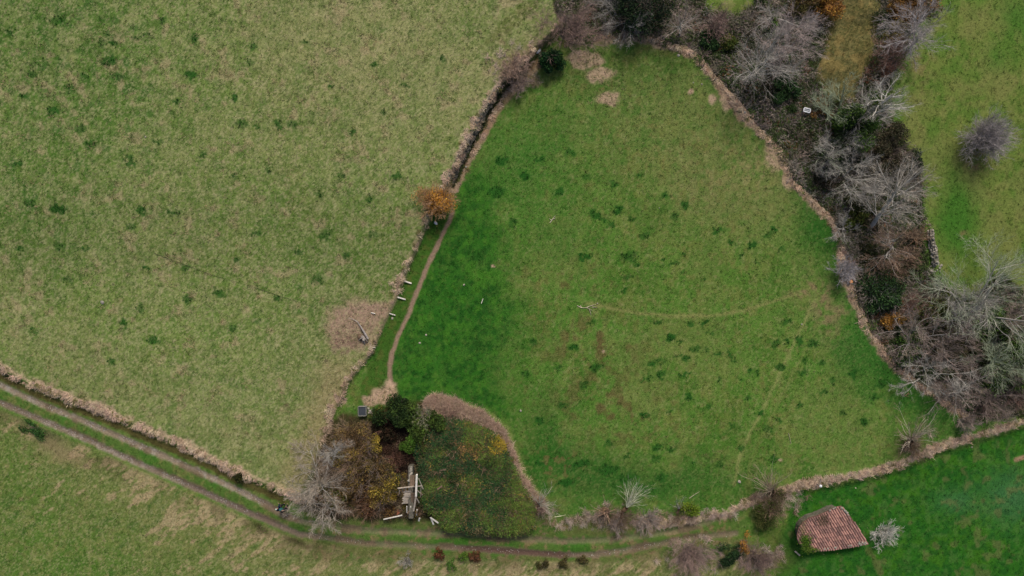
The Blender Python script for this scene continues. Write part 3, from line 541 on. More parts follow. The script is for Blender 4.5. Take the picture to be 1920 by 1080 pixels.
def brush_proto(n, seed):
    r = random.Random(seed); V = []; Fc = []
    for i in range(n):
        a = r.uniform(0, 6.283); e = r.uniform(.1, 1.4); L = r.uniform(.3, .75); w = r.uniform(.005, .009); ox, oy = r.gauss(0, .12), r.gauss(0, .12); d = Vector((math.cos(a)*math.sin(e), math.sin(a)*math.sin(e), math.cos(e))); p = Vector((ox, oy, 0)); prev = None
        for s_ in range(3):
            k = len(V); px, py = -math.sin(a)*w, math.cos(a)*w; V += [(p.x-px, p.y-py, p.z), (p.x+px, p.y+py, p.z)]
            if prev is not None: Fc.append((prev, prev+1, k+1, k))
            prev = k; d = (d+Vector((r.gauss(0, .25), r.gauss(0, .25), r.gauss(0, .15)))).normalized(); p = p+d*L/2
            if s_ < 2:
                q = p+Vector((r.gauss(0, .12), r.gauss(0, .12), r.uniform(0, .12))); k2 = len(V); V += [(p.x-px, p.y-py, p.z), (p.x+px, p.y+py, p.z), (q.x, q.y, q.z)]; Fc.append((k2, k2+1, k2+2))
    return proto('brush_clump', V, Fc, M['blade'])
brush = [brush_proto(34, 500+k) for k in range(4)]
canes = [cane_proto('cane_clump', 14, 80+k, 0.35) for k in range(3)]
leafy = [cane_proto('leafy_cane', 12, 90+k, 0.95) for k in range(3)]
u, v, P, pu, pv = rand_ground(9000, (830, 120, 990, 360), lambda u, v: sst(4.5, 2, dline(u, v, DITCH)[0]))
scatter('ditch_growth', P, rs.uniform(0.3, 0.6, len(P)), yrot(len(P), 0.2), jit(np.where(rs.rand(len(P), 1) < 0.6, s(58, 72, 42), s(84, 78, 56)), 0.4), leafy, 'dark green growth filling the ditch under the retaining edge')
def beltm(u, v):
    x = (u-960)/20; y = (540-v)/20
    return soft(u, v, BELT, 4)*(1-np.maximum(soft(u, v, OLIVE, 10), soft(u, v, TOPG, 10)))*(0.25+sst(0.35, 0.6, fbm(x*0.5, y*0.5, 130, 3)))
u, v, P, pu, pv = rand_ground(80000, (1040, -50, 1970, 800), beltm)
x = P[:, 0]; y = P[:, 1]; nz = fbm(x*0.45, y*0.45, 140, 3)[:, None]; rr = rs.rand(len(P), 1)
tc = np.where(nz > 0.54, s(114, 108, 94), s(82, 84, 62)); tc = np.where((nz < 0.48), s(62, 76, 44), tc); tc = np.where(rr < 0.3, s(142, 130, 120), tc); tc = np.where(rr > 0.97, s(120, 84, 60), tc); tc = np.where((rr > 0.72) & (rr < 0.95), s(74, 92, 48), tc)
scatter('undergrowth', P, rs.uniform(0.7, 1.5, len(P)), yrot(len(P), 0.2), jit(tc*0.8, 0.4), canes[:2]+leafy, 'tangled brown brambles and dead stems under the trees')
u, v, P, pu, pv = rand_ground(34000, (1040, -50, 1970, 800), beltm)
rr = rs.rand(len(P), 1); tc = np.where(rr < .5, s(158, 152, 146), np.where(rr < .7, s(120, 110, 94), s(170, 164, 152)))
scatter('bare_brushwood', P, rs.uniform(0.6, 1.5, len(P)), yrot(len(P), 0.25), jit(tc, 0.35), brush, 'fine bare brushwood covering the floor of the wooded hollow')
def bankb(u, v):
    m = 0
    for q in ((1010, 962, 34, 20), (1090, 975, 40, 12), (1140, 968, 40, 20), (1200, 975, 60, 13), (1270, 972, 40, 10), (1455, 938, 40, 26), (1716, 842, 34, 20), (1340, 965, 40, 8), (1430, 1050, 50, 24), (1300, 1040, 46, 28), (960, 130, 36, 26), (985, 155, 28, 18)): m = m+blob(u, v, *q)
    return np.clip(m, 0, 1)**1.5
u, v, P, pu, pv = rand_ground(24000, (900, 60, 1800, 1090), bankb)
rr = rs.rand(len(P), 1); tc = np.where(rr < .6, s(184, 168, 156), np.where(rr < .85, s(154, 134, 118), s(116, 112, 76)))
scatter('bank_brushwood', P, rs.uniform(0.4, 1.0, len(P)), yrot(len(P), 0.25), jit(tc, 0.35), brush, 'pale brushwood tangled round the pollards and shrubs on the banks')
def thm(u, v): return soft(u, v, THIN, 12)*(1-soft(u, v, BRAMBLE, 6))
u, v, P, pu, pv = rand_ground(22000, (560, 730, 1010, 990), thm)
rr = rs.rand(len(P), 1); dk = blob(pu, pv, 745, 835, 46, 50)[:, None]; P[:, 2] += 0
tc = np.where(rr < .35, s(116, 100, 84), np.where(rr < .6, s(88, 84, 52), np.where(rr < .8, s(92, 76, 58), s(138, 122, 98)))); tc = np.where((rr > .93) & (dk < .4), s(146, 128, 58), tc); tc = np.where((dk > .3) & (rr < .85), s(54, 42, 36), tc)  # dark brown tangle, tinted darker still to paint in the hollow's shadow
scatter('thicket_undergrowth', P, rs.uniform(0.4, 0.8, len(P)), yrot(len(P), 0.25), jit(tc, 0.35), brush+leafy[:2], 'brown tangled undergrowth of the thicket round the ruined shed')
# the bramble mound east of the ruin and the dead bracken band round it
def brm(u, v): return soft(u, v, BRAMBLE, 5)
u, v, P, pu, pv = rand_ground(60000, (780, 780, 1000, 1000), brm)
x = P[:, 0]; y = P[:, 1]; P[:, 2] += 0.35+0.9*fbm(x*0.5, y*0.5, 150, 3)*soft(u, v, BRAMBLE, 14)*rs.uniform(0.6, 1, len(P)); nz = fbm(x*0.7, y*0.7, 151, 3)[:, None]; rr = rs.rand(len(P), 1)
tc = np.where(nz > 0.54, s(94, 116, 52), np.where(nz < 0.45, s(48, 78, 46), s(72, 100, 48))); tc = np.where(rr > 0.66, s(92, 84, 60), tc); tc = np.where(rr > 0.965, s(136, 118, 62), tc)
ob = (blob(pu, pv, 882, 838, 24, 14)[:, None] > 0.35) & (rr < 0.4); tc = np.where(ob, s(146, 114, 72), tc)
ob = (blob(pu, pv, 931, 833, 9, 12)[:, None] > 0.35) & (rr < 0.7); tc = np.where(ob, s(166, 144, 52), tc)
scatter('bramble_mound', P, rs.uniform(0.5, 1.1, len(P)), yrot(len(P), 0.3), jit(tc, 0.45), leafy, 'dense mound of green and rusty brambles beside the ruined shed')
def brk(u, v):
    e, _ = dline(u, v, BANKT); x = (u-960)/20; y = (540-v)/20; w = 11+11*sst(900, 820, u)*sst(830, 790, v)+8*(fbm(x*.6, y*.6, 160, 3)-.5); return sst(w, w*.4, e)*(0.4+0.6*fbm(x*1.3, y*1.3, 161, 2))
u, v, P, pu, pv = rand_ground(34000, (780, 730, 1040, 980), brk)
scatter('dead_bracken', P, rs.uniform(0.5, 1.1, len(P)), yrot(len(P), 0.3), jit(np.where(rs.rand(len(P), 1) < 0.7, s(196, 170, 152), np.where(rs.rand(len(P), 1) < .6, s(156, 130, 114), s(118, 118, 78))), 0.35), brush, 'pinkish dead bracken band round the bramble mound')

# ---------------------------------------------------------------- woody plants
def unit(a): return a/np.maximum(np.linalg.norm(a, axis=-1, keepdims=True), 1e-9)
def grow(rng, org, d, L, rad, K, wander, up):
    n = len(org); pts = np.zeros((n, K+1, 3)); pts[:, 0] = org; ds = np.zeros((n, K+1, 3)); d = unit(d); ds[:, 0] = d
    for k in range(K):
        d = unit(d+rng.randn(n, 3)*wander+np.array([0, 0, up])); pts[:, k+1] = pts[:, k]+d*(L/K)[:, None]; ds[:, k+1] = d
    rr = rad[:, None]*(1-0.62*np.arange(K+1)/K)[None]
    return pts, ds, rr
def kids(rng, pts, ds, rr, per, t0, ang, L, lr):
    n, K1, _ = pts.shape; ii = np.repeat(np.arange(n), per); t = rng.uniform(t0, 1, len(ii))*(K1-1-1e-6); k = t.astype(int); f = (t-k)[:, None]
    p = pts[ii, k]*(1-f)+pts[ii, k+1]*f; d = ds[ii, k+1]; side = unit(np.cross(d, rng.randn(len(ii), 3))); a = rng.uniform(ang[0], ang[1], len(ii))[:, None]
    return p, unit(d*np.cos(a)+side*np.sin(a)), L[ii]*rng.uniform(lr[0], lr[1], len(ii))*(1.15-0.5*t/(K1-1)), rr[ii, k]*0.55
def tubes(pts, rr, sides=3, rng=None):
    n, K1, _ = pts.shape; p0 = pts[:, :-1].reshape(-1, 3); p1 = pts[:, 1:].reshape(-1, 3); r0 = rr[:, :-1].reshape(-1); r1 = rr[:, 1:].reshape(-1)
    d = unit(p1-p0); h = np.where(np.abs(d[:, 2:3]) < 0.9, np.array([[0, 0, 1.0]]), np.array([[1.0, 0, 0]])); a = unit(np.cross(d, h)); b = np.cross(d, a); m = len(p0)
    if sides == 2:
        V = np.stack([p0-a*r0[:, None], p0+a*r0[:, None], p1+a*r1[:, None], p1-a*r1[:, None]], 1).reshape(-1, 3); return V, np.arange(m*4).reshape(-1, 4)
    V = np.zeros((m, 2*sides, 3)); p1e = p1+d*r1[:, None]*0.3
    for i in range(sides):
        c, n_ = math.cos(6.2832*i/sides), math.sin(6.2832*i/sides); V[:, i] = p0+(a*c+b*n_)*r0[:, None]; V[:, sides+i] = p1e+(a*c+b*n_)*r1[:, None]
    q = np.arange(m)[:, None]*2*sides; Fs = [np.concatenate([q+i, q+(i+1) % sides, q+sides+(i+1) % sides, q+sides+i], 1) for i in range(sides)]
    return V.reshape(-1, 3), np.concatenate(Fs)
def joinm(parts):
    V = []; Fc = []; C = []; k = 0
    for v, f, c in parts:
        V.append(v); Fc.append(f+k); C.append(np.broadcast_to(c, v.shape) if np.ndim(c) == 1 else c); k += len(v)
    return np.concatenate(V), np.concatenate(Fc), np.concatenate(C)
def segtint(rng, c, v, sides, amp=0.25):
    per = 4 if sides == 2 else 2*sides; m = len(v)//per; return np.repeat(np.asarray(c)*(1+amp*(rng.rand(m, 1)*2-1)), per, axis=0)
def leaves(rng, cen, size, tint, amp=0.45, flat=0.5):
    n = len(cen); nrm = unit(rng.randn(n, 3)+np.array([0, 0, flat*2])); a = unit(np.cross(nrm, rng.randn(n, 3))); b = np.cross(nrm, a); z = size*rng.uniform(0.6, 1.4, (n, 1))
    V = np.stack([cen-a*z, cen+b*z*0.6, cen+a*z, cen-b*z*0.6], 1).reshape(-1, 3); c = np.clip(tint*(1+amp*(rng.rand(n, 1)*2-1))*(1+0.08*(rng.rand(n, 3)*2-1)), 0.002, 0.9)
    return V, np.arange(n*4).reshape(-1, 4), np.repeat(c, 4, axis=0)
GREY = s(152, 148, 142); PALE = s(184, 180, 170); MAUVE = s(132, 118, 110); BROWN = s(122, 100, 84); TAN = s(158, 132, 112); GREEN_GREY = s(140, 150, 126)
def leaf_crown(rng, R_, H_, n, cols, size=0.09, lobes=9, cz=0.55):
    """leaves spread through several overlapping clumps"""
    ce = rng.randn(lobes, 3)*np.array([R_*0.42, R_*0.42, H_*0.16])+np.array([0, 0, H_*cz]); ce[:, 2] = np.clip(ce[:, 2], H_*0.2, H_*0.8); rd = R_*rng.uniform(0.3, 0.6, lobes)
    i = rng.randint(0, lobes, n); d = unit(rng.randn(n, 3)); q = rng.rand(n, 1)**0.45; P_ = ce[i]+d*q*(rd[i][:, None])*np.array([1, 1, H_/(2*R_)*1.1]); P_[:, 2] = np.maximum(P_[:, 2], 0.05)
    cols = np.asarray(cols); w = vnoise(P_[:, 0]*1.5+50, P_[:, 1]*1.5+50, rng.randint(100))*0.6+rng.rand(n)*0.4; k = np.clip((w*len(cols)).astype(int), 0, len(cols)-1)
    return leaves(rng, P_, size, cols[k]*(0.8+0.4*rng.rand(lobes))[i][:, None])
_seed = [100]
def woody(name, label, cat, base, top, H_, R_, col=GREY, kind='tree', twig=None, dens=1.0, leafcols=None, nleaf=0, ivy=0, group=None, trunk_r=None, lsize=0.07, seed=None, stems=None, leafy_top=None, ivycols=None):
    """base: photo pixel of the foot; top: photo pixel where the crown's middle is seen; H_ height, R_ crown radius in metres"""
    _seed[0] += 1; rng = np.random.RandomState(seed or _seed[0]); b = G(*base); t = PZ(top[0], top[1], b.z+H_*0.8); ax = np.array(t-b)
    t_ = empty(name, b, 0, label, cat, group); twig = (MAUVE*1.0 if twig is None else twig)*(1.06 if kind == 'tree' else 1)
    parts0 = []; parts1 = []
    if kind == 'tree':
        n0 = 1 if stems is None else stems; r0 = trunk_r or (0.022*H_+0.02)/n0**.35
        d0 = np.tile(ax/np.linalg.norm(ax), (n0, 1))+(rng.randn(n0, 3)*0.35 if n0 > 1 else 0)
        p0, ds0, rr0 = grow(rng, np.zeros((n0, 3)), d0, np.full(n0, np.linalg.norm(ax)*0.95), np.full(n0, r0), 7, 0.05, 0.0)
        o1, d1, L1, q1 = kids(rng, p0, ds0, rr0, int(round(17*dens/math.sqrt(n0))), 0.28, (0.45, 1.25), np.full(n0, R_), (0.6, 1.25))
        p1, ds1, rr1 = grow(rng, o1, d1, L1, np.clip(q1*.62, 0.016, 0.05), 6, 0.15, 0.06)
        v, f = tubes(p0, rr0, 7); parts0.append((v, f, segtint(rng, col*1.25, v, 7, .1))); v, f = tubes(p1, rr1, 4); parts0.append((v, f, segtint(rng, col*1.45, v, 4)))
    elif kind == 'bush':
        n0 = int(16*dens); a = rng.rand(n0)*6.283; e = rng.uniform(0.15, 1.25, n0); d0 = np.stack([np.cos(a)*np.sin(e)*R_, np.sin(a)*np.sin(e)*R_, np.cos(e)*H_], -1)+ax*0.35; L0 = np.linalg.norm(d0, axis=1)*0.85
        o0 = np.stack([rng.randn(n0)*R_*.12, rng.randn(n0)*R_*.12, np.zeros(n0)], -1)
        p1, ds1, rr1 = grow(rng, o0, d0, L0, np.full(n0, 0.028), 5, 0.12, 0.02); L1 = L0
        v, f = tubes(p1, rr1, 3); parts0.append((v, f, segtint(rng, col*0.8, v, 3)))
    elif kind == 'pollard':
        d0 = ax/np.linalg.norm(ax); p0, ds0, rr0 = grow(rng, np.zeros((1, 3)), d0[None], np.array([H_*0.35]), np.array([trunk_r or 0.22]), 3, 0.05, 0); rr0 = rr0*0+(trunk_r or 0.22)*np.array([1, .85, .95, .8]); v, f = tubes(p0, rr0, 8); parts0.append((v, f, segtint(rng, s(120, 98, 76), v, 8, .1)))
        n0 = int(24*dens); a = rng.rand(n0)*6.283*0.5+rng.choice([0, 1.6, 3.1], n0)+rng.randn(n0)*.5; e = rng.uniform(0.2, 1.45, n0); d1 = np.stack([np.cos(a)*np.sin(e), np.sin(a)*np.sin(e), np.cos(e)], -1)+(np.array([ax[0], ax[1], 0]))*0.75; o1 = p0[0, -1]+unit(d1)*0.12; L1 = R_*rng.uniform(0.4, 1.2, n0)
        p1, ds1, rr1 = grow(rng, o1, d1, L1, rng.uniform(0.016, 0.032, n0), 5, 0.11, 0.04); v, f = tubes(p1, rr1, 4); parts0.append((v, f, segtint(rng, col*1.15, v, 4, .4)))
    if kind == 'pollard':
        nb = int(26*dens)+8; a = rng.rand(nb)*6.283; e = rng.uniform(0.3, 1.45, nb); db = np.stack([np.cos(a)*np.sin(e), np.sin(a)*np.sin(e), np.cos(e)*.8], -1); Lb = R_*rng.uniform(0.35, 0.8, nb)
        pb, dsb, rb = grow(rng, np.array([[0, 0, .3]])+rng.randn(nb, 3)*.15*np.array([1, 1, .3]), db, Lb, np.full(nb, .014), 4, .14, .02); v, f = tubes(pb, rb, 3); parts1.append((v, f, segtint(rng, s(92, 76, 62), v, 3)))
        ob_, d_, L_, q_ = kids(rng, pb, dsb, rb, 9, .15, (.3, 1.0), Lb, (.3, .7)); pc_, _, rc_ = grow(rng, ob_, d_, L_, q_*0+.0075, 2, .15, 0); v, f = tubes(pc_, rc_, 3); parts1.append((v, f, segtint(rng, s(112, 94, 80), v, 3)))
    lv = 0.45 if kind != 'pollard' else 0.4
    o2, d2, L2, q2 = kids(rng, p1, ds1, rr1, {'tree': 9, 'bush': 8, 'pollard': 3}[kind], 0.15, (0.3, 0.8), L1, (0.28, 0.6))
    p2, ds2, rr2 = grow(rng, o2, d2, L2, np.clip(q2, 0.0085, 0.014), 3, 0.10, 0.05)
    v, f = tubes(p2, rr2, 3); parts1.append((v, f, segtint(rng, (col+twig)/1.9, v, 3)))
    o3, d3, L3, q3 = kids(rng, p2, ds2, rr2, {'tree': 8, 'bush': 8, 'pollard': 3}[kind], 0.1, (0.3, 0.8), L2, (0.35, 0.75))
    p3, ds3, rr3 = grow(rng, o3, d3, L3, q3*0+0.0068, 2, 0.10, 0.03)
    v, f = tubes(p3, rr3, 2); parts1.append((v, f, segtint(rng, twig, v, 2)))
    V, Fc, C = joinm(parts0)
    if len({x[1].shape[1] for x in parts0}) == 1:
        V[:, 2] = np.maximum(V[:, 2], -0.3)
        meshobj('trunk' if kind != 'bush' else 'stems', V, Fc, M['twig'], t_, C)
    V, Fc, C = joinm(parts1); V[:, 2] = np.maximum(V[:, 2], 0.02+0*V[:, 2]); meshobj('twigs', V, Fc, M['twig'], t_, C)
    if leafcols is not None and nleaf:
        tip = p3[:, -1] if len(p3) else p2[:, -1]; i = rng.randint(0, len(tip), nleaf); c = tip[i]+rng.randn(nleaf, 3)*0.12; c[:, 2] = np.maximum(c[:, 2], 0.05); lc = np.asarray(leafcols); k = rng.randint(0, len(lc), nleaf)
        v, f, cc = leaves(rng, c, lsize, lc[k]); meshobj('leaves', v, f, M['leaf'], t_, cc)
    if ivy:
        q = p0[0] if kind != 'bush' else p1[0]; n = ivy; t = rng.uniform(0.02, 0.8, n)*(len(q)-1-1e-6); k = t.astype(int); ff = (t-k)[:, None]; c = q[k]*(1-ff)+q[k+1]*ff+rng.randn(n, 3)*np.array([0.34, 0.34, 0.2])*(1.2-t/len(q))[:, None]
        lc = np.asarray(ivycols if ivycols is not None else [s(40, 66, 28), s(62, 88, 36), s(34, 54, 28)]); v, f, cc = leaves(rng, c, 0.075, lc[rng.randint(0, len(lc), n)]); meshobj('ivy', v, f, M['leaf'], t_, cc)
    return t_
def shrub(name, label, cat, base, H_, R_, cols, n=5000, size=0.08, group=None, lobes=9, twigs=0, tcol=MAUVE, sx=1, sy=1, rz=0, cz=0.5):
    """leafy evergreen or autumn shrub: stems, leaf clumps, and optionally bare twigs sticking out"""
    _seed[0] += 1; rng = np.random.RandomState(_seed[0]); k = CAM_H/(CAM_H-H_*0.5); b = G(960+(base[0]-960)/k, 540+(base[1]-540)/k)
    t_ = empty(name, b, R(rz), label, cat, group); v, f, c = leaf_crown(rng, R_, H_, n, cols, size, lobes, cz); v[:, 0] *= sx; v[:, 1] *= sy
    meshobj('foliage', v, f, M['leaf'], t_, c)
    n0 = 7+twigs; a = rng.rand(n0)*6.283; e = rng.uniform(0.1, 1.1, n0); d0 = np.stack([np.cos(a)*np.sin(e)*R_, np.sin(a)*np.sin(e)*R_, np.cos(e)*H_], -1); L0 = np.linalg.norm(d0, axis=1)*(0.9 if not twigs else 1.1)
    p1, d1, r1 = grow(rng, np.zeros((n0, 3)), d0, L0, np.full(n0, 0.03), 4, 0.1, 0); v1, f1 = tubes(p1, r1, 3); parts = [(v1, f1, segtint(rng, tcol, v1, 3))]
    if twigs:
        o, d, L, q = kids(rng, p1, d1, r1, 9, 0.35, (0.3, 0.9), L0, (0.2, 0.5)); p2, _, r2 = grow(rng, o, d, L, np.full(len(o), 0.009), 2, 0.15, 0.03); v2, f2 = tubes(p2, r2, 3); parts.append((v2, f2, segtint(rng, tcol, v2, 3)))
    V, Fc, C = joinm(parts); V[:, 0] *= sx; V[:, 1] *= sy; meshobj('stems', V, Fc, M['twig'], t_, C)
    return t_
DKG = [s(44, 66, 42), s(58, 84, 46), s(38, 56, 38)]; IVYC = [s(58, 82, 40), s(80, 108, 46), s(48, 68, 38), s(94, 114, 56)]; OLV = [s(84, 92, 40), s(66, 80, 36), s(104, 104, 50)]
YEL = [s(168, 148, 60), s(140, 122, 58), s(104, 88, 62), s(92, 84, 54)]; ORG = [s(158, 114, 56), s(138, 98, 56), s(170, 128, 58), s(118, 90, 58)]; BRN = [s(104, 84, 56), s(84, 70, 48), s(120, 98, 60)]

# --- wooded bank: bare trees
WT = 'bare trees of the wooded stream bank'
woody('bare_tree', 'big spreading grey bare tree with ivy at its fork beside the upper bank rocks', 'tree', (1398, 148), (1424, 118), 6.5, 4.3, GREY, twig=GREY*0.85, dens=1.6, ivy=500, group=WT)
woody('bare_tree', 'slender grey bare tree fanning up beside the grey-blue boulder', 'tree', (1272, 72), (1278, 44), 5, 2.3, GREY, group=WT)
woody('bare_tree', 'mauve-grey hazy bare tree behind the big spreading one', 'tree', (1462, 100), (1490, 68), 6, 3.2, MAUVE*1.1, twig=s(150, 138, 136), dens=1.4, stems=3, group=WT)
woody('bare_tree', 'leaning tree with a mossy green trunk and white bare limbs reaching over the right field', 'tree', (1592, 236), (1668, 178), 8, 3.2, PALE, twig=GREY, dens=1.5, ivy=900, ivycols=[s(86, 98, 40), s(70, 88, 36), s(104, 112, 56)], group=WT, trunk_r=0.28)
woody('bare_tree', 'greenish-grey lichen tree leaning beside the mossy leaning trunk', 'tree', (1570, 225), (1572, 190), 5, 2.3, GREEN_GREY, twig=GREEN_GREY*0.9, stems=2, group=WT)
woody('bare_tree', 'crooked grey tree right below the white window frame', 'tree', (1542, 262), (1560, 236), 5, 2.1, GREY, twig=GREY*0.85, dens=1.1, stems=2, group=WT)
woody('bare_tree', 'grey-green tangled low tree below the crooked grey one', 'tree', (1548, 290), (1558, 268), 4.5, 2.4, GREEN_GREY, twig=GREY*0.8, stems=2, group=WT)
woody('bare_tree', 'half-fallen bare tree with a long pale limb pointing right', 'tree', (1578, 334), (1606, 328), 4, 3.3, PALE*0.9, twig=GREY*0.85, dens=1.1, stems=3, group=WT)
woody('bare_tree', 'largest bare tree of the lower bank, grey trunk leaning up-right over fine twigs', 'tree', (1626, 436), (1692, 362), 7.5, 4.4, GREY, twig=s(150, 144, 134), dens=1.7, trunk_r=0.24, group=WT)
woody('bare_tree', 'small one-sided bare tree hanging over the tan bank and the inner field', 'tree', (1592, 438), (1572, 422), 3.2, 1.9, GREY, twig=GREY*0.85, dens=0.7, group=WT)
woody('bare_tree', 'thin tangled bare tree just left of the tan thicket by the dry stone wall', 'tree', (1672, 470), (1682, 452), 4.5, 2.6, GREY, twig=BROWN*1.2, stems=3, group=WT)
woody('bare_tree', 'tall bare tree fanning upward over the right field next to the picture edge', 'tree', (1818, 588), (1846, 534), 7, 4.4, GREY*1.05, twig=GREEN_GREY*1.05, dens=1.4, stems=4, group=WT)
woody('bare_tree', 'grey tangled tree in front of the tall upward-fanning one', 'tree', (1788, 600), (1822, 584), 5.5, 3.0, GREY, twig=GREY*0.85, dens=1.2, stems=3, group=WT)
woody('bare_tree', 'bare tree with grey stems just right of the orange-leaved shrub', 'tree', (1706, 640), (1732, 634), 5, 2.7, GREY, twig=MAUVE, stems=4, group=WT)
woody('bare_tree', 'pinkish bare tree in the middle of the lower thicket', 'tree', (1748, 652), (1780, 652), 5, 2.6, MAUVE*1.15, twig=MAUVE, stems=3, group=WT)
woody('bare_tree', 'white-stemmed bare tree arching left over the tan bank', 'tree', (1738, 700), (1742, 692), 4, 2.8, PALE*0.9, twig=GREY*0.9, dens=0.9, stems=3, group=WT)
woody('bare_tree', 'forked grey tree low on the bank above the pale little shrub', 'tree', (1778, 738), (1806, 734), 4.5, 2.6, PALE*0.85, twig=MAUVE*1.1, stems=3, group=WT)
woody('bare_tree', 'greenish twiggy tree between the ivy masses at the right edge', 'tree', (1838, 690), (1878, 694), 5, 2.7, GREEN_GREY*1.1, twig=GREEN_GREY, stems=3, group=WT)
woody('bare_tree', 'mauve twiggy tree touching the right edge above the dark ivy', 'tree', (1880, 600), (1916, 590), 4.5, 2.4, MAUVE*1.1, twig=MAUVE, stems=3, group=WT)
woody('bare_tree', 'grey bare tree at the right edge over a pale gap', 'tree', (1888, 655), (1922, 664), 4, 2.2, GREY, twig=MAUVE, stems=2, group=WT)
woody('bare_tree', 'dark mauve twig tree in the bottom corner of the wooded bank', 'tree', (1848, 742), (1878, 752), 4.5, 2.8, MAUVE*0.9, twig=MAUVE*0.75, dens=1.2, stems=4, group=WT)
woody('bare_tree', 'grey tree with dark twigs beside the tall dark evergreen', 'tree', (1160, 38), (1172, 12), 5, 2.8, GREY*0.9, twig=GREY*0.7, dens=1.2, stems=3, group=WT)
woody('bare_tree', 'silvery hazy tree along the top of the right field', 'tree', (1712, 82), (1748, 52), 5.5, 3.2, s(150, 146, 146), twig=s(146, 140, 140), dens=1.3, stems=4, group=WT)
woody('bare_tree', 'grey tree at the top edge between the olive patch and dark hollow', 'tree', (1448, 30), (1458, 4), 5, 2.4, GREY*0.9, twig=GREY*0.75, stems=2, group=WT)

# --- bare shrubs
woody('bare_shrub', 'large pinkish-brown round shrub at the head of the stone edge', 'shrub', (1056, 68), (1074, 44), 3.2, 3.8, MAUVE, kind='bush', twig=s(136, 114, 106), dens=2.4)
woody('bare_shrub', 'low pinkish hazy shrub over the upper end of the retaining edge', 'shrub', (962, 142), (968, 132), 1.8, 2.0, TAN*0.9, kind='bush', twig=s(148, 126, 114), dens=1.4)
woody('bare_shrub', 'small pinkish haze of twigs straddling the dark part of the edge', 'shrub', (972, 165), (976, 160), 1.4, 1.6, MAUVE*1.1, kind='bush', twig=s(142, 126, 118), dens=1.2)
woody('bare_shrub', 'mauve rounded shrub under the green strip at the top', 'shrub', (1332, 62), (1345, 44), 2.6, 2.1, MAUVE, kind='bush', twig=s(134, 112, 106), dens=1.5)
woody('bare_shrub', 'long reddish-brown shrub band left of the silvery tree', 'shrub', (1668, 108), (1684, 92), 2.6, 2.6, BROWN*1.2, kind='bush', twig=s(136, 108, 98), dens=1.8)
woody('bare_shrub', 'rust-brown shrub at the lower corner of the olive patch', 'shrub', (1640, 142), (1648, 134), 2.0, 1.6, BROWN*1.1, kind='bush', twig=s(126, 84, 70), dens=1.2)
woody('bare_shrub', 'lone round grey shrub standing in the right field', 'shrub', (1836, 264), (1850, 256), 2.6, 2.5, GREY*0.95, kind='bush', twig=s(140, 134, 136), dens=6.0)
woody('bare_shrub', 'blue-grey leaning shrub by the cut stump on the tan bank', 'shrub', (1578, 512), (1566, 504), 1.8, 1.5, GREY, kind='bush', twig=s(150, 146, 150), dens=1.8)
woody('bare_shrub', 'beige round shrub next to the dry stone wall', 'shrub', (1712, 448), (1722, 442), 2.0, 1.6, TAN, kind='bush', twig=s(146, 126, 106), dens=1.5)
woody('bare_shrub', 'beige-brown shrub below the thin tangled tree', 'shrub', (1695, 490), (1705, 488), 1.8, 1.6, TAN*0.85, kind='bush', twig=s(124, 104, 88), dens=1.3)
woody('bare_shrub', 'dark brown twig mass in the hollow under the largest bare tree', 'shrub', (1655, 500), (1668, 500), 1.6, 1.9, BROWN*0.8, kind='bush', twig=s(92, 72, 60), dens=1.5)
woody('bare_shrub', 'pinkish-brown shrub between the purple soil and orange shrub', 'shrub', (1690, 576), (1702, 574), 1.6, 1.7, BROWN*1.15, kind='bush', twig=s(132, 104, 94), dens=1.4)
woody('bare_shrub', 'pinkish bush at the foot of the grey tangled tree', 'shrub', (1728, 566), (1742, 566), 1.8, 1.6, MAUVE*1.1, kind='bush', twig=s(140, 114, 106), dens=1.4)
woody('bare_shrub', 'small pale shrub at the lower tip of the tan bank', 'shrub', (1800, 790), (1808, 794), 1.6, 1.2, GREY*0.9, kind='bush', twig=s(146, 130, 122), dens=1.3)
woody('bare_shrub', 'mauve shrub along the bottom of the wooded bank', 'shrub', (1822, 762), (1838, 766), 1.8, 1.7, MAUVE*0.9, kind='bush', twig=s(118, 96, 92), dens=1.3)
woody('bare_shrub', 'brown shrub beside the pollard end of the wooded bank at the right edge', 'shrub', (1888, 738), (1908, 744), 1.8, 1.7, BROWN, kind='bush', twig=s(112, 90, 84), dens=1.3)
woody('bare_shrub', 'silver-white spiky shrub on the lush grass right of the tiled barn', 'shrub', (1652, 995), (1660, 1001), 1.3, 1.5, PALE, kind='bush', twig=s(186, 184, 176), dens=1.9)
woody('bare_shrub', 'wide mauve shrub straddling the south side of the farm track', 'shrub', (1292, 1032), (1302, 1038), 2.2, 2.9, MAUVE*1.1, kind='bush', twig=s(146, 124, 116), dens=2.2)
woody('bare_shrub', 'mauve-brown shrub at the bottom edge left of the barn', 'shrub', (1412, 1042), (1424, 1050), 2.0, 2.0, MAUVE, kind='bush', twig=s(124, 104, 98), dens=1.8)
woody('bare_shrub', 'thin pale grey shrub on the rough grass under the middle of the track', 'shrub', (764, 1046), (764, 1050), 1.2, 0.9, GREY, kind='bush', twig=GREY*0.9, dens=0.6)
woody('bare_shrub', 'grey-beige twiggy shrub on the left flank of the thicket', 'shrub', (632, 868), (628, 872), 2.4, 2.0, MAUVE*1.05, kind='bush', twig=s(132, 116, 100), dens=1.6)
woody('bare_shrub', 'pale brushy shrub between the trough and yellow bushes', 'shrub', (652, 812), (648, 812), 1.6, 1.6, TAN*0.95, kind='bush', twig=s(142, 124, 98), dens=1.2)
woody('bare_shrub', 'dead pale branches on top of the dark evergreen by the footpath end', 'shrub', (794, 776), (794, 768), 1.8, 1.3, GREY*1.05, kind='bush', twig=s(150, 146, 122), dens=0.8)
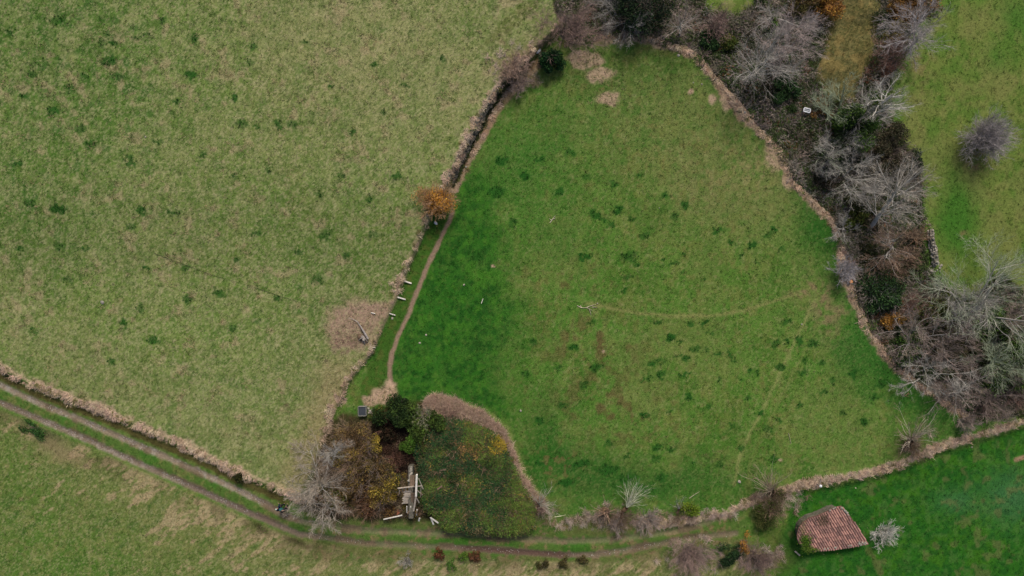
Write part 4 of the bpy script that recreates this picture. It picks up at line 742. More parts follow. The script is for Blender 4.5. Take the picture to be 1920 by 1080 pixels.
woody('bare_shrub', 'pinkish bracken-like shrub at the upper end of the bracken band', 'shrub', (838, 782), (838, 780), 1.1, 1.2, TAN*0.9, kind='bush', twig=s(150, 122, 108), dens=1.2)
woody('bare_tree', 'pale bare tree spreading left where the verge meets the thicket', 'tree', (604, 908), (574, 914), 4.5, 3.0, PALE*0.62, twig=s(160, 148, 134), dens=1.5, stems=3)
woody('bare_tree', 'white-limbed small tree at the left edge of the thicket', 'tree', (634, 848), (620, 848), 4, 1.9, PALE*0.75, twig=GREY*0.85, dens=0.8, stems=2)
woody('bare_tree', 'pale grey drooping tree where the track bends past the walkers', 'tree', (606, 944), (588, 956), 3.6, 2.4, GREY*.85, twig=s(156, 146, 134), dens=1.1, stems=4)

# --- pollards along the southern bank
PG = 'pollarded stumps along the southern field bank'
woody('pollard_tree', 'pollard at the end of the bracken band with rods pointing up-right', 'tree', (1004, 950), (1024, 940), 2.2, 1.9, s(176, 168, 150), kind='pollard', twig=GREY, group=PG)
woody('pollard_tree', 'squat pollard with a broad tan stump on the southern bank', 'tree', (1134, 958), (1140, 966), 2.0, 1.7, TAN, kind='pollard', twig=MAUVE*1.1, group=PG, trunk_r=0.42)
woody('pollard_tree', 'pollard with long silvery rods arching over the inner field', 'tree', (1164, 962), (1196, 928), 2.8, 2.6, s(184, 186, 164), kind='pollard', twig=s(164, 164, 140), dens=1.1, group=PG)
woody('pollard_tree', 'thin sprouting stump with a few forked stems beside yellow-green leaves', 'tree', (1270, 962), (1280, 940), 2.0, 1.8, GREY, kind='pollard', twig=GREY*0.9, dens=0.3, group=PG, trunk_r=0.12)
woody('pollard_tree', 'dark bushy pollard at the field gate above left of the barn', 'tree', (1446, 925), (1448, 914), 2.6, 2.9, s(166, 152, 134), kind='pollard', twig=s(132, 116, 96), dens=1.6, group=PG, trunk_r=0.35)
woody('pollard_tree', 'brown pollard with white prongs halfway along the right-hand bank', 'tree', (1702, 832), (1722, 818), 2.6, 2.8, s(182, 172, 156), kind='pollard', twig=s(134, 112, 98), dens=1.8, group=PG, trunk_r=0.32)
woody('bare_shrub', 'grey-mauve brushwood lying between the silvery pollard and thin stump', 'shrub', (1210, 975), (1220, 976), 0.9, 1.7, GREY*0.95, kind='bush', twig=s(150, 134, 126), dens=1.3)
woody('bare_shrub', 'drooping grey twigs spilling onto the track below the squat pollard', 'shrub', (1154, 982), (1156, 990), 0.9, 1.3, GREY*0.95, kind='bush', twig=s(146, 130, 122), dens=1.0)

# --- evergreens and leafy shrubs
shrub('evergreen_tree', 'tall dark evergreen at the top edge of the picture', 'tree', (1205, 8), 5.0, 2.7, [s(34, 48, 34), s(44, 62, 38), s(28, 38, 30), s(58, 56, 46)], 12000, 0.09, lobes=20, twigs=20, tcol=MAUVE)
shrub('evergreen_shrub', 'round dark green bush beside the white bag at the field corner', 'shrub', (1032, 114), 2.0, 1.3, [s(36, 66, 36), s(28, 54, 32), s(48, 80, 40)], 7000, 0.07)
shrub('evergreen_shrub', 'small dark green shrub in the shadowed gap under the mauve rounded shrub', 'shrub', (1330, 78), 1.6, 1.1, DKG, 3500)
shrub('evergreen_shrub', 'olive-green shrub left of the big spreading tree crown', 'shrub', (1375, 88), 1.8, 1.4, OLV, 3500)
shrub('evergreen_shrub', 'dark green shrub standing in the hollow right of the spreading tree', 'shrub', (1478, 172), 1.8, 1.6, DKG, 4500)
shrub('evergreen_shrub', 'dark green shrub above the fork of the hollow near the top', 'shrub', (1448, 44), 1.6, 1.0, IVYC, 2500)
shrub('ivy_mass', 'dark ivy mass below the mossy leaning trunk', 'ivy', (1614, 222), 5.5, 2.0, IVYC, 11000, 0.08, twigs=6, tcol=GREY)
shrub('ivy_mass', 'dark ivy and twigs under the grey-green tangled tree', 'ivy', (1592, 292), 2.6, 2.2, [s(44, 56, 38), s(34, 46, 30), s(60, 74, 44)], 8000, twigs=14, tcol=GREY*0.85)
shrub('ivy_mass', 'dusky shrub mass bulging over the right field above the half-fallen tree', 'ivy', (1676, 290), 2.8, 2.4, [s(66, 66, 50), s(84, 78, 60), s(54, 58, 40)], 7500, twigs=26, tcol=MAUVE)
shrub('evergreen_shrub', 'narrow dark evergreen on the corner next to the right field', 'shrub', (1722, 302), 2.4, 1.0, [s(46, 58, 40), s(58, 70, 46)], 4000, sx=0.7, sy=1.5)
shrub('evergreen_shrub', 'dark shrub in the deep gap left of the largest bare tree', 'shrub', (1606, 392), 1.6, 1.5, [s(44, 50, 30), s(60, 66, 34), s(36, 40, 26)], 4500, twigs=8)
shrub('evergreen_shrub', 'small green shrub behind the one-sided bare tree', 'shrub', (1602, 412), 1.8, 1.0, OLV, 2500)
shrub('evergreen_shrub', 'low dark shrub along the shaded foot of the tan bank', 'shrub', (1622, 468), 1.3, 1.6, [s(52, 58, 36), s(70, 72, 42)], 3500, twigs=8)
shrub('evergreen_shrub', 'dark green shrub below the bank stump', 'shrub', (1650, 556), 2.0, 1.9, DKG+[s(56, 76, 44)], 7000, twigs=10, tcol=GREY*0.9)
shrub('orange_shrub', 'orange-leaved shrub in the lower wooded bank', 'shrub', (1674, 604), 1.8, 1.2, ORG+[s(120, 92, 44)], 3800, 0.07)
shrub('ivy_mass', 'olive ivy spread left of the grey tangled tree', 'ivy', (1764, 594), 2.6, 2.3, OLV+[s(58, 70, 34)], 9000, twigs=10, tcol=GREY)
shrub('ivy_mass', 'dark ivy lump in the middle of the lower thicket', 'ivy', (1712, 655), 2.2, 1.8, IVYC, 6000, twigs=12, tcol=GREY)
shrub('ivy_mass', 'deep green ivy mass under the right-edge trees', 'ivy', (1880, 628), 3.4, 2.4, IVYC, 11000, twigs=10, tcol=GREY)
shrub('ivy_mass', 'broad green ivy mass at the right edge above the bottom corner', 'ivy', (1892, 688), 3.2, 2.8, IVYC+[s(84, 104, 46)], 13000, twigs=14, tcol=GREY)
shrub('ivy_mass', 'murky green ivy between the forked tree and greenish tree', 'ivy', (1820, 700), 2.6, 2.4, [s(56, 66, 38), s(44, 54, 32), s(74, 82, 44)], 8500, twigs=16, tcol=GREY)
shrub('ivy_mass', 'dusky ivy and twig mound above the white-stemmed arching tree', 'ivy', (1770, 640), 2.4, 2.3, [s(62, 66, 42), s(84, 80, 52), s(50, 56, 34)], 8000, twigs=20, tcol=MAUVE)
shrub('ivy_mass', 'dark brambly mound right behind the forked grey tree', 'ivy', (1800, 680), 2.0, 1.9, [s(60, 64, 40), s(46, 50, 32)], 5500, twigs=12, tcol=MAUVE)
shrub('evergreen_shrub', 'dark shrub just above the bottom tip of the wooded bank', 'shrub', (1828, 742), 1.6, 1.5, DKG, 4000, twigs=8)
shrub('orange_shrub', 'bright orange shrub cut by the top edge of the picture', 'shrub', (1556, 4), 2.2, 1.6, ORG, 4500, 0.08, twigs=10, tcol=BROWN)
shrub('orange_shrub', 'brown-orange broad shrub at the top left of the right field', 'shrub', (1704, 18), 2.4, 2.2, [s(128, 98, 50), s(112, 84, 50), s(146, 108, 54)], 7000, twigs=14, tcol=BROWN)
shrub('orange_shrub', 'olive-yellow shrub below the brown-orange broad shrub', 'shrub', (1678, 60), 1.8, 1.4, [s(112, 102, 48), s(96, 88, 44)], 3500, twigs=6)
shrub('orange_shrub', 'olive-brown shrub between the dark hollow and bright orange shrub', 'shrub', (1496, 8), 2.0, 1.8, [s(90, 84, 52), s(80, 76, 42), s(110, 90, 58)], 4500, twigs=10)
shrub('orange_shrub', 'small rusty shrub beside the white window frame', 'shrub', (1548, 196), 1.3, 0.9, [s(130, 98, 56), s(112, 78, 50)], 2200, twigs=6, tcol=BROWN)
BM = 'dark brambly mounds filling the wooded hollow'
for (px, py, h, rr_, cc, lb) in ((1410, 60, 1.3, 1.6, 0, 'dusky mound north of the big spreading tree'), (1452, 150, 1.4, 1.4, 0, 'dark mound just right of the spreading tree trunk'), (1474, 188, 1.3, 1.1, 1, 'dark green mound up-left of the white window frame'), (1480, 244, 1.1, 1.0, 1, 'mossy mound between the tan bank and white frame'), (1500, 262, 1.3, 1.3, 0, 'dark mound at the deep inside corner of the tan bank'), (1548, 345, 1.4, 1.4, 0, 'brown-green mound under the half-fallen tree'), (1622, 345, 1.5, 1.7, 1, 'green mound right of the half-fallen tree base'), (1632, 410, 1.2, 1.4, 0, 'dark mound left of the thick leaning trunk'), (1640, 505, 1.2, 1.5, 0, 'deep brown mound along the lower shaded bank'), (1675, 525, 1.2, 1.3, 0, 'brown mound above the purple soil'), (1700, 610, 1.5, 1.5, 1, 'green mound beside the orange-leaved shrub'), (1685, 655, 1.3, 1.2, 0, 'dark mound near the bottom of the tan bank'), (1745, 625, 1.7, 1.6, 1, 'leafy mound in front of the olive ivy'), (1755, 690, 1.5, 1.5, 1, 'dark green mound right of the white-stemmed tree'), (1850, 660, 2.2, 1.8, 1, 'tall green mound between the two right-edge ivy masses'), (1815, 640, 2.0, 1.7, 0, 'brownish mound behind the grey tangled tree'), (1870, 730, 1.5, 1.7, 0, 'dusky mound above the dark mauve twig tree')):
    shrub('bramble_bush', lb, 'shrub', (px, py), h, rr_, [s(66, 66, 46), s(52, 54, 38), s(84, 76, 58), s(70, 82, 46)] if cc == 0 else [s(60, 84, 42), s(48, 66, 36), s(82, 98, 52)], 2600, 0.06, group=BM, twigs=12, tcol=MAUVE)
BH = 'rounded bramble humps on the mound beside the ruined shed'
for (px, py, h, rr_, lb) in ((850, 838, 1.9, 1.3, 'green bramble hump left of the rusty round bush'), (905, 872, 1.9, 1.5, 'olive bramble hump below the rusty round bush'), (862, 900, 1.8, 1.3, 'bramble hump in the middle of the mound near the slanting plank'), (935, 915, 1.8, 1.4, 'dark bramble hump near the right-hand bracken edge'), (880, 950, 1.7, 1.4, 'brownish bramble hump by the track at the foot of the mound'), (958, 955, 1.5, 1.2, 'bramble hump next to the pollard at the bracken end'), (826, 880, 1.7, 0.9, 'small bramble hump holding the green-grey plank')):
    shrub('bramble_bush', lb, 'shrub', (px, py), h, rr_, [s(84, 106, 50), s(62, 88, 44), s(52, 72, 40), s(96, 84, 56)], 3000, 0.055, group=BH, twigs=10, tcol=TAN*.8)
# orange bush with a bare left half
_ob = woody('orange_shrub', 'orange-leaved round bush with a bare left side where the footpath starts', 'shrub', (821, 384), (820, 374), 2.4, 1.9, TAN*0.95, kind='bush', twig=s(160, 128, 98), dens=2.4)
_rng = np.random.RandomState(5); v, f, c = leaf_crown(_rng, 1.35, 2.4, 5200, [s(186, 134, 50), s(170, 122, 54), s(196, 146, 58)], 0.055, 14); v[:, 0] += 0.35; v[:, 1] += 0.0; meshobj('leaves', v, f, M['leaf'], _ob, c)
v, f, c = leaf_crown(_rng, 1.5, 2.2, 1500, [s(172, 128, 76), s(156, 120, 84)], 0.05, 10); v[:, 0] -= 0.5; v[:, 1] += 0.3; meshobj('leaves', v, f, M['leaf'], _ob, c)
# thicket round the ruin
TH = 'autumn shrubs of the thicket around the ruined shed'
shrub('autumn_shrub', 'yellow-leaved shrub immediately left of the shed beams', 'shrub', (718, 922), 2.4, 1.7, YEL, 5500, 0.065, group=TH, twigs=12, tcol=MAUVE)
shrub('autumn_shrub', 'yellow and brown shrub above the yellow one by the shed', 'shrub', (700, 872), 2.6, 1.8, YEL+BRN, 5000, 0.065, group=TH, twigs=22, tcol=MAUVE)
shrub('autumn_shrub', 'brown twiggy shrub in the centre left of the thicket', 'shrub', (672, 900), 2.2, 1.9, BRN+[s(130, 112, 56)], 5000, 0.06, group=TH, twigs=26, tcol=MAUVE)
shrub('autumn_shrub', 'olive-brown shrub at the left foot of the thicket near the track', 'shrub', (640, 938), 1.9, 1.9, BRN+OLV, 5500, 0.06, group=TH, twigs=22, tcol=TAN)
shrub('autumn_shrub', 'reddish-brown low shrub under the long white pole', 'shrub', (692, 952), 1.5, 1.7, [s(112, 82, 62), s(92, 70, 50), s(130, 100, 56)], 4500, 0.06, group=TH, twigs=18, tcol=BROWN*1.1)
shrub('autumn_shrub', 'grey-brown shrub with ochre leaves below the trough', 'shrub', (668, 838), 2.2, 1.9, BRN+[s(132, 116, 62)], 4000, 0.06, group=TH, twigs=30, tcol=TAN*0.9)
shrub('autumn_shrub', 'tall brown shrub with yellow flecks between the white-limbed tree and the hollow', 'shrub', (655, 872), 3.0, 1.7, [s(116, 104, 66), s(96, 88, 58), s(148, 130, 60)], 4500, 0.055, group=TH, twigs=30, tcol=TAN*0.85)
shrub('autumn_shrub', 'yellow-green shrub hugging the upper left of the shed beams', 'shrub', (728, 890), 2.0, 1.1, YEL+OLV, 3000, 0.06, group=TH, twigs=12, tcol=MAUVE)
shrub('autumn_shrub', 'low olive shrub between the long white pole and the track bend', 'shrub', (612, 925), 1.6, 1.5, OLV+BRN, 3200, 0.055, group=TH, twigs=20, tcol=TAN)
shrub('autumn_shrub', 'reddish twiggy shrub inside the dark hollow above the shed', 'shrub', (740, 858), 1.3, 1.4, [s(86, 62, 50), s(66, 52, 42)], 2200, 0.05, group=TH, twigs=22, tcol=s(124, 92, 80))
shrub('autumn_shrub', 'ochre shrub near the dark hollow edge', 'shrub', (700, 826), 1.8, 1.0, YEL, 2200, 0.06, group=TH, twigs=10)
shrub('evergreen_shrub', 'dark evergreen bush at the end of the footpath', 'shrub', (752, 772), 2.4, 1.7, [s(46, 66, 32), s(34, 50, 26), s(64, 84, 38)], 8000, 0.075)
shrub('evergreen_shrub', 'olive-green bush reaching down between the hollow and bramble mound', 'shrub', (792, 808), 2.6, 1.4, [s(72, 92, 38), s(56, 74, 34), s(90, 104, 48)], 6000, 0.075, sy=1.4)
shrub('evergreen_shrub', 'bright green bush at the upper left corner of the bramble mound', 'shrub', (778, 832), 2.0, 1.1, [s(66, 98, 34), s(80, 108, 42)], 3500, 0.07)
shrub('evergreen_shrub', 'dark shrub lining the hollow under the evergreen', 'shrub', (722, 806), 1.2, 1.3, [s(50, 44, 30), s(40, 36, 26), s(66, 50, 36)], 3000, twigs=10, tcol=s(120, 90, 76))
shrub('evergreen_shrub', 'green leafy clump growing right against the stone trough', 'shrub', (705, 778), 0.9, 0.7, OLV+IVYC, 1800, 0.06)
shrub('orange_shrub', 'rusty round bush in the upper part of the bramble mound', 'shrub', (882, 840), 1.6, 1.2, [s(156, 112, 58), s(138, 98, 54), s(128, 104, 58)], 3200, 0.06, twigs=8, tcol=BROWN)
shrub('yellow_shrub', 'small yellow bush at the bracken edge of the mound', 'shrub', (931, 834), 1.5, 0.6, [s(156, 138, 60), s(120, 116, 56)], 1200, 0.055)
# others
shrub('gorse_bush', 'small dark gorse bush on the verge above the track', 'shrub', (448, 897), 1.2, 0.55, [s(44, 50, 26), s(58, 60, 30)], 1800, 0.05)
shrub('evergreen_shrub', 'dark green shrub between the two mauve shrubs at the bottom edge', 'shrub', (1376, 1046), 1.2, 1.3, [s(48, 72, 40), s(36, 56, 34)], 3500, 0.06, sx=1.3, sy=0.7)
shrub('orange_shrub', 'small upright orange sapling below the dark bushy pollard', 'shrub', (1394, 1020), 1.5, 0.5, ORG, 700, 0.05, sy=1.5)
shrub('evergreen_shrub', 'yellow-green leafy clump next to the thin sprouting stump', 'shrub', (1290, 957), 0.9, 0.75, [s(110, 128, 40), s(88, 110, 36)], 1600, 0.06, sx=1.3)
shrub('evergreen_shrub', 'green leaves crowding the dark bushy pollard from below', 'shrub', (1448, 958), 1.4, 1.6, [s(66, 82, 38), s(80, 84, 46), s(52, 66, 32)], 4500, 0.055, twigs=14, tcol=TAN)
RU = 'dark rush clumps under the track'
for (px, py, lb) in ((1020, 1056, 'leftmost rush clump below the dark wheel rut'), (1058, 1056, 'middle rush clump below the dark wheel rut'), (1093, 1051, 'right-hand smaller rush clump below the wheel rut')):
    shrub('rush_clump', 'brown-green '+lb, 'plant', (px, py), 0.5, 0.6, [s(72, 70, 42), s(88, 82, 50)], 900, 0.05, group=RU)
shrub('fern_clump', 'red-brown dead fern below the track left of the green sapling', 'plant', (824, 1042), 0.7, 0.5, [s(104, 66, 44), s(88, 58, 42)], 800, 0.05)
shrub('green_sapling', 'small bright green sapling below the track', 'plant', (868, 1044), 0.8, 0.45, [s(76, 104, 40), s(98, 120, 46)], 800, 0.05)
shrub('fern_patch', 'wide rust-brown fern patch right of the green sapling', 'plant', (890, 1046), 0.6, 0.65, [s(100, 68, 48), s(84, 62, 44)], 1000, 0.05)
shrub('green_sapling', 'bright green plant at the bottom edge below the track', 'plant', (843, 1062), 0.6, 0.55, [s(72, 108, 44), s(88, 118, 52)], 800, 0.05)
shrub('evergreen_shrub', 'dark green low scrub at the left picture edge below the track', 'shrub', (66, 805), 0.45, 0.9, [s(52, 84, 42), s(66, 98, 46)], 1400, 0.06, sx=1.4, sy=0.7, rz=-30)

# ---------------------------------------------------------------- stones and walls
def rockverts(rng, sx, sy, sz, sub=1):
    t = (1+5**.5)/2; V = unit(np.array([(-1, t, 0), (1, t, 0), (-1, -t, 0), (1, -t, 0), (0, -1, t), (0, 1, t), (0, -1, -t), (0, 1, -t), (t, 0, -1), (t, 0, 1), (-t, 0, -1), (-t, 0, 1)], float))
    Fc = [(0, 11, 5), (0, 5, 1), (0, 1, 7), (0, 7, 10), (0, 10, 11), (1, 5, 9), (5, 11, 4), (11, 10, 2), (10, 7, 6), (7, 1, 8), (3, 9, 4), (3, 4, 2), (3, 2, 6), (3, 6, 8), (3, 8, 9), (4, 9, 5), (2, 4, 11), (6, 2, 10), (8, 6, 7), (9, 8, 1)]
    V = V*rng.uniform(0.75, 1.15, (12, 1))*np.array([sx, sy, sz]); return V, np.array(Fc)
rock_me = []
for k in range(6):
    V, Fc = rockverts(np.random.RandomState(300+k), 0.5, 0.42, 0.34); o = meshobj('stone_shape', V, Fc, M['stone']); rock_me.append(o.data); bpy.data.objects.remove(o)
rock_dark = []
for m_ in rock_me[:3]:
    c_ = m_.copy(); c_.materials.clear(); c_.materials.append(M['darkstone']); rock_dark.append(c_)
rg = random.Random(3)
def stone(loc, size, parent=None, dark=False, name='stone', flat=1.0):
    o = bpy.data.objects.new(name, rg.choice(rock_dark if dark else rock_me)); COL.objects.link(o); o.parent = parent
    o.location = loc; o.rotation_euler = (rg.uniform(-.3, .3), rg.uniform(-.3, .3), rg.uniform(0, 6.28)); o.scale = (size, size, size*flat); return o
def wall(name, label, pts, n, w, h, size, dark=False, kind=None):
    a = [G(*p) for p in pts]; base = a[0]; t = empty(name, base, 0, label, 'wall')
    seg = [(a[i+1]-a[i]).length for i in range(len(a)-1)]; tot = sum(seg)
    for i in range(n):
        q = (i+rg.random())/n*tot; k = 0
        while k < len(seg)-1 and q > seg[k]: q -= seg[k]; k += 1
        p = a[k].lerp(a[k+1], q/seg[k]); d = (a[k+1]-a[k]).normalized(); nrm = Vector((-d.y, d.x, 0)); off = rg.uniform(-w, w); z = rg.uniform(0.1, h)*(1-abs(off)/w*0.6)
        stone(p+nrm*off+Vector((0, 0, z))-base, size*rg.uniform(0.7, 1.3), t, dark)
    core = []
    for i, p in enumerate(a):
        d = (a[min(i+1, len(a)-1)]-a[max(i-1, 0)]).normalized(); nrm = Vector((-d.y, d.x, 0))*w*0.75
        for sg in (-1, 1):
            for z in (-0.4, h*0.72): core.append(p+nrm*sg+Vector((0, 0, z))-base)
    fc = []
    for i in range(len(a)-1):
        b = i*4; fc += [(b+1, b+5, b+7, b+3), (b, b+4, b+5, b+1), (b+3, b+7, b+6, b+2)]
    fc += [(0, 1, 3, 2), (len(core)-4, len(core)-2, len(core)-1, len(core)-3)]
    meshobj('wall_core', core, fc, M['darkstone'], t)
    return t
wall('dry_stone_wall', 'short straight dry stone wall of pale stones at the edge of the right field', WALL_R, 190, 0.26, 0.62, 0.26)
wall('stone_wall', 'mossy dark retaining wall under the tan edge of the left pasture', [(922, 194), (906, 220), (892, 250), (875, 285), (858, 320), (848, 345)], 150, 0.16, 0.5, 0.30, dark=True)
_rr = empty('rubble_heap', G(1735, 520), 0, 'tumbled heap of pale rubble stones below the dry stone wall', 'stones'); _b = _rr.location.copy()
for i in range(85):
    t = rg.random(); px = 1712+t*48+rg.gauss(0, 5); py = 506+t*32+rg.gauss(0, 6)
    if rg.random() < .25: px, py = rg.uniform(1725, 1765), rg.uniform(496, 512)
    g = G(px, py); stone(g-Vector(_b)+Vector((0, 0, .03)), rg.uniform(.12, .38), _rr, flat=.7)
_rr = empty('rubble_heap', G(1780, 560), 0, 'line of fallen grey stones running down from the rubble to the bare trees', 'stones'); _b = _rr.location.copy()
for i in range(30):
    t = rg.random(); g = G(1756+t*34+rg.gauss(0, 3), 535+t*22+rg.gauss(0, 3)); stone(g-Vector(_b)+Vector((0, 0, .03)), rg.uniform(.15, .35), _rr, flat=.7)
_rr = empty('rubble_heap', G(1430, 215), 0, 'scatter of pale stones on the tan bank below the spreading tree', 'stones'); _b = _rr.location.copy()
for (px, py, z) in ((1421, 186, .35), (1433, 190, .25), (1425, 197, .5), (1395, 193, .4), (1399, 199, .4), (1396, 211, .35), (1424, 214, .6), (1432, 213, .45), (1436, 219, .5), (1430, 222, .4), (1441, 226, .4), (1419, 206, .3), (1445, 205, .3), (1448, 232, .3), (1456, 240, .35), (1437, 205, .3)):
    g = G(px, py); stone(g-Vector(_b)+Vector((0, 0, .05)), z, _rr, flat=.7)
def bigrock(px, py, a, b, h, rz, label, dark=True):
    rng = np.random.RandomState(int(px)); V, Fc = rockverts(rng, a, b, h); g = G(px, py); o = meshobj('boulder', V, Fc, M['darkstone' if dark else 'stone']); o.location = g; o.rotation_euler.z = R(rz); return tag(o, label, 'boulder')
bigrock(1256, 52, 1.0, 0.55, 0.6, -55, 'large blue-grey boulder left of the slender bare tree', False)
bigrock(1308, 92, 0.9, 0.3, 0.4, -50, 'long pale slab on the tip of the tan bank', False)
bigrock(1358, 140, 0.7, 0.45, 0.5, -60, 'grey boulder at the left foot of the spreading tree', False)
bigrock(1512, 330, 0.5, 0.35, 0.4, -60, 'pale grey boulder on the tan bank left of the half-fallen tree', False)
bigrock(1395, 192, 0.45, 0.2, 0.3, -60, 'narrow grey slab on the edge of the inner field under the spreading tree', False)
for (px, py, z, lb) in ((1272, 104, .35, 'larger white stone on the grass near the top of the inner field'), (1316, 158, .22, 'lower of two little white stones near the pink patch'), (1300, 155, .18, 'tiny white stone left of another near the upper bank'), (91+0, 0, 0, None), (273, 257, .2, 'small white stone in the middle of the left pasture'), (1386, 903, .4, 'pale pinkish stone by the gateway pollard'), (192, 567, .5, 'pale flat stone in the lower left pasture'), (976, 770, .3, 'white stone on the lush grass right of the bracken'), (870, 534, .26, 'small orange-white stone beside the footpath field'), (799, 628, .26, 'upper of two whitish stones on lush grass near the footpath'), (787, 643, .26, 'lower of two whitish stones on lush grass near the footpath'), (874, 313, .28, 'white stone at the foot of the retaining wall above the orange bush'), (1661, 514, .3, 'pinkish stone right of the bank stump'), (1503, 608, .22, 'white stone on the worn grass of the inner field right side'), (1120, 569, .16, 'tiny white stone by the fallen twig'), (1588, 440, .3, 'white stone under the one-sided bare tree'), (1236, 390, .12, 'tiny white speck of stone in the upper inner field'), (1662, 644, .22, 'white stone under the thicket on the lower bank'), (1822, 838, .22, 'white stone on lush grass right of the brown pollard'), (1604, 915, .16, 'tiny white stone above the barn on lush grass')):
    if lb:
        o = stone(G(px, py, .02), z, None, flat=.6); tag(o, lb, 'stone')

# ---------------------------------------------------------------- timber helpers
def bar(p0, p1, w, h, name, mat, parent=None, roll=0.0, taper=1.0):
    p0, p1 = Vector(p0), Vector(p1); d = (p1-p0); L = d.length; q = d.to_track_quat('X', 'Z')
    V = []
    for (x, k) in ((0, 1), (L, taper)):
        for (a, b) in ((-1, -1), (1, -1), (1, 1), (-1, 1)):
            c = Vector((x, a*w*k/2, b*h*k/2)); c.rotate(Matrix.Rotation(roll, 3, 'X')); V.append(q @ c)
    o = meshobj(name, V, [(0, 3, 2, 1), (4, 5, 6, 7), (0, 1, 5, 4), (1, 2, 6, 5), (2, 3, 7, 6), (3, 0, 4, 7)], mat, parent); o.location = p0
    bv = o.modifiers.new('edge', 'BEVEL'); bv.width = min(w, h)*0.12; bv.segments = 1
    return o
# ruined shed
_s = empty('ruined_shed', G(768, 925), 0, 'collapsed timber shed with bare beams and boards in the thicket', 'shed'); _sb = Vector(_s.location)
def Q(px, py, z): return PZ(px, py, _sb.z+z)-_sb
bar(Q(781.5, 889, 2.3), Q(780, 931, 2.1), .17, .17, 'beam', M['whitewood'], _s)
bar(Q(780, 931, 2.05), Q(775.5, 958, 1.5), .15, .15, 'beam', M['wood'], _s)
bar(Q(745.5, 915.5, 1.9), Q(776, 912, 1.95), .10, .12, 'beam', M['wood'], _s); bar(Q(777, 912.5, 1.85), Q(790, 911, 1.8), .08, .1, 'beam', M['wood'], _s)
for (a, b, c) in ((748.5, 916, 926), (754.8, 915, 921), (760.6, 914, 921), (767, 914, 920)): bar(Q(a, b, 1.85), Q(a+.6, c, 1.35), .06, .06, 'rafter', M['wood'], _s)
bar(Q(785, 897, 1.9), Q(793.5, 917, 1.5), .07, .07, 'rafter', M['wood'], _s); bar(Q(782, 919, 1.9), Q(792, 928, 1.3), .07, .07, 'rafter', M['wood'], _s)
bar(Q(789.5, 913, 1.7), Q(788.4, 932, 1.2), .06, .06, 'rafter', M['wood'], _s); bar(Q(780, 932, 1.8), Q(786, 943, 1.2), .08, .08, 'rafter', M['wood'], _s)
for (x0, y0, x1, y1) in ((762.8, 949, 763, 961), (770, 949, 771.5, 962.5), (782, 955, 781, 966)): bar(Q(x0, y0, 1.2), Q(x1, y1, .9), .09, .09, 'rafter', M['whitewood'], _s)
for i in range(13):
    y = 921+i*1.9; a = 755+rg.uniform(-2.5, 2)+max(0, 6-i)*.5; b = 771+rg.uniform(-2, 2.5); bar(Q(a, y, 1.30-i*.03+rg.uniform(-.05, .05)), Q(b, y+rg.uniform(-1.2, 1.2), 1.35-i*.03), .085, .025, 'plank', M['wood'], _s, rg.uniform(-.3, .3))
for i in range(9): bar(Q(768.5+rg.uniform(-.6, .6), 892+i*2.3, 1.3), Q(777+rg.uniform(-1, 1), 892+i*2.3, 1.3), .10, .03, 'plank', M['wooddark'], _s)
for i in range(6): bar(Q(771+i*1.6, 924, 1.5), Q(772+i*1.5+rg.uniform(-1, 1), 950, 1.0), .07, .03, 'plank', M['wooddark'], _s)
_wp = [G(773, 868)-_sb, G(774, 965)-_sb]
bar(_wp[0]+Vector((0, 0, .45)), _wp[1]+Vector((0, 0, .45)), .45, 1.5, 'side_wall', M['darkstone'], _s)
for (x, y) in ((747, 927), (790, 927), (765, 962), (781, 962), (781, 893)):
    g = G(960+(x-960)*.975, 540+(y-540)*.975)-_sb; bar(g, g+Vector((0, 0, 1.75)), .10, .10, 'post', M['wooddark'], _s)
for i in range(26):
    stone(G(773+rg.gauss(0, 1.5), rg.uniform(868, 896))-_sb+Vector((0, 0, 1.22)), rg.uniform(.2, .35), _s)
for i in range(12):
    p = G(748+rg.uniform(-3, 6), 958+rg.uniform(-4, 3))-_sb+Vector((0, 0, .25)); o = bar(p, p+Vector((rg.uniform(-.2, .2), rg.uniform(-.2, .2), .02)), .11, .06, 'brick', M['brick'], _s)
def lone(name, cat, label, a, b, z0, z1, w, h, mat, group=None):
    o = bar(G(*a, z0), G(*b, z1), w, h, name, mat); return tag(o, label, cat, group)
lone('pole', 'pole', 'long bleached pole lying below the left front of the ruined shed', (721.5, 969), (757, 960), .7, .9, .10, .09, M['whitewood'])
lone('white_board', 'board', 'left one of the crossed white boards right of the ruin', (811, 960), (815.5, 976), 1.5, 1.1, .14, .04, M['whitewood'])
lone('white_board', 'board', 'right one of the crossed white boards right of the ruin', (812, 961), (824.5, 973), 1.55, 1.12, .14, .04, M['whitewood'])
lone('white_board', 'board', 'short white board standing out between the ruin and crossed boards', (790, 963), (787.5, 971), 1.2, .9, .14, .05, M['whitewood'])
lone('plank', 'board', 'green-grey plank half sunk in the upper bramble mound', (826, 874), (839, 872), 1.45, 1.55, .16, .04, M['wooddark'])
lone('plank', 'board', 'slanting grey plank in the bramble mound beside the shed', (823, 909), (832, 902), 1.5, 1.6, .14, .04, M['wooddark'])
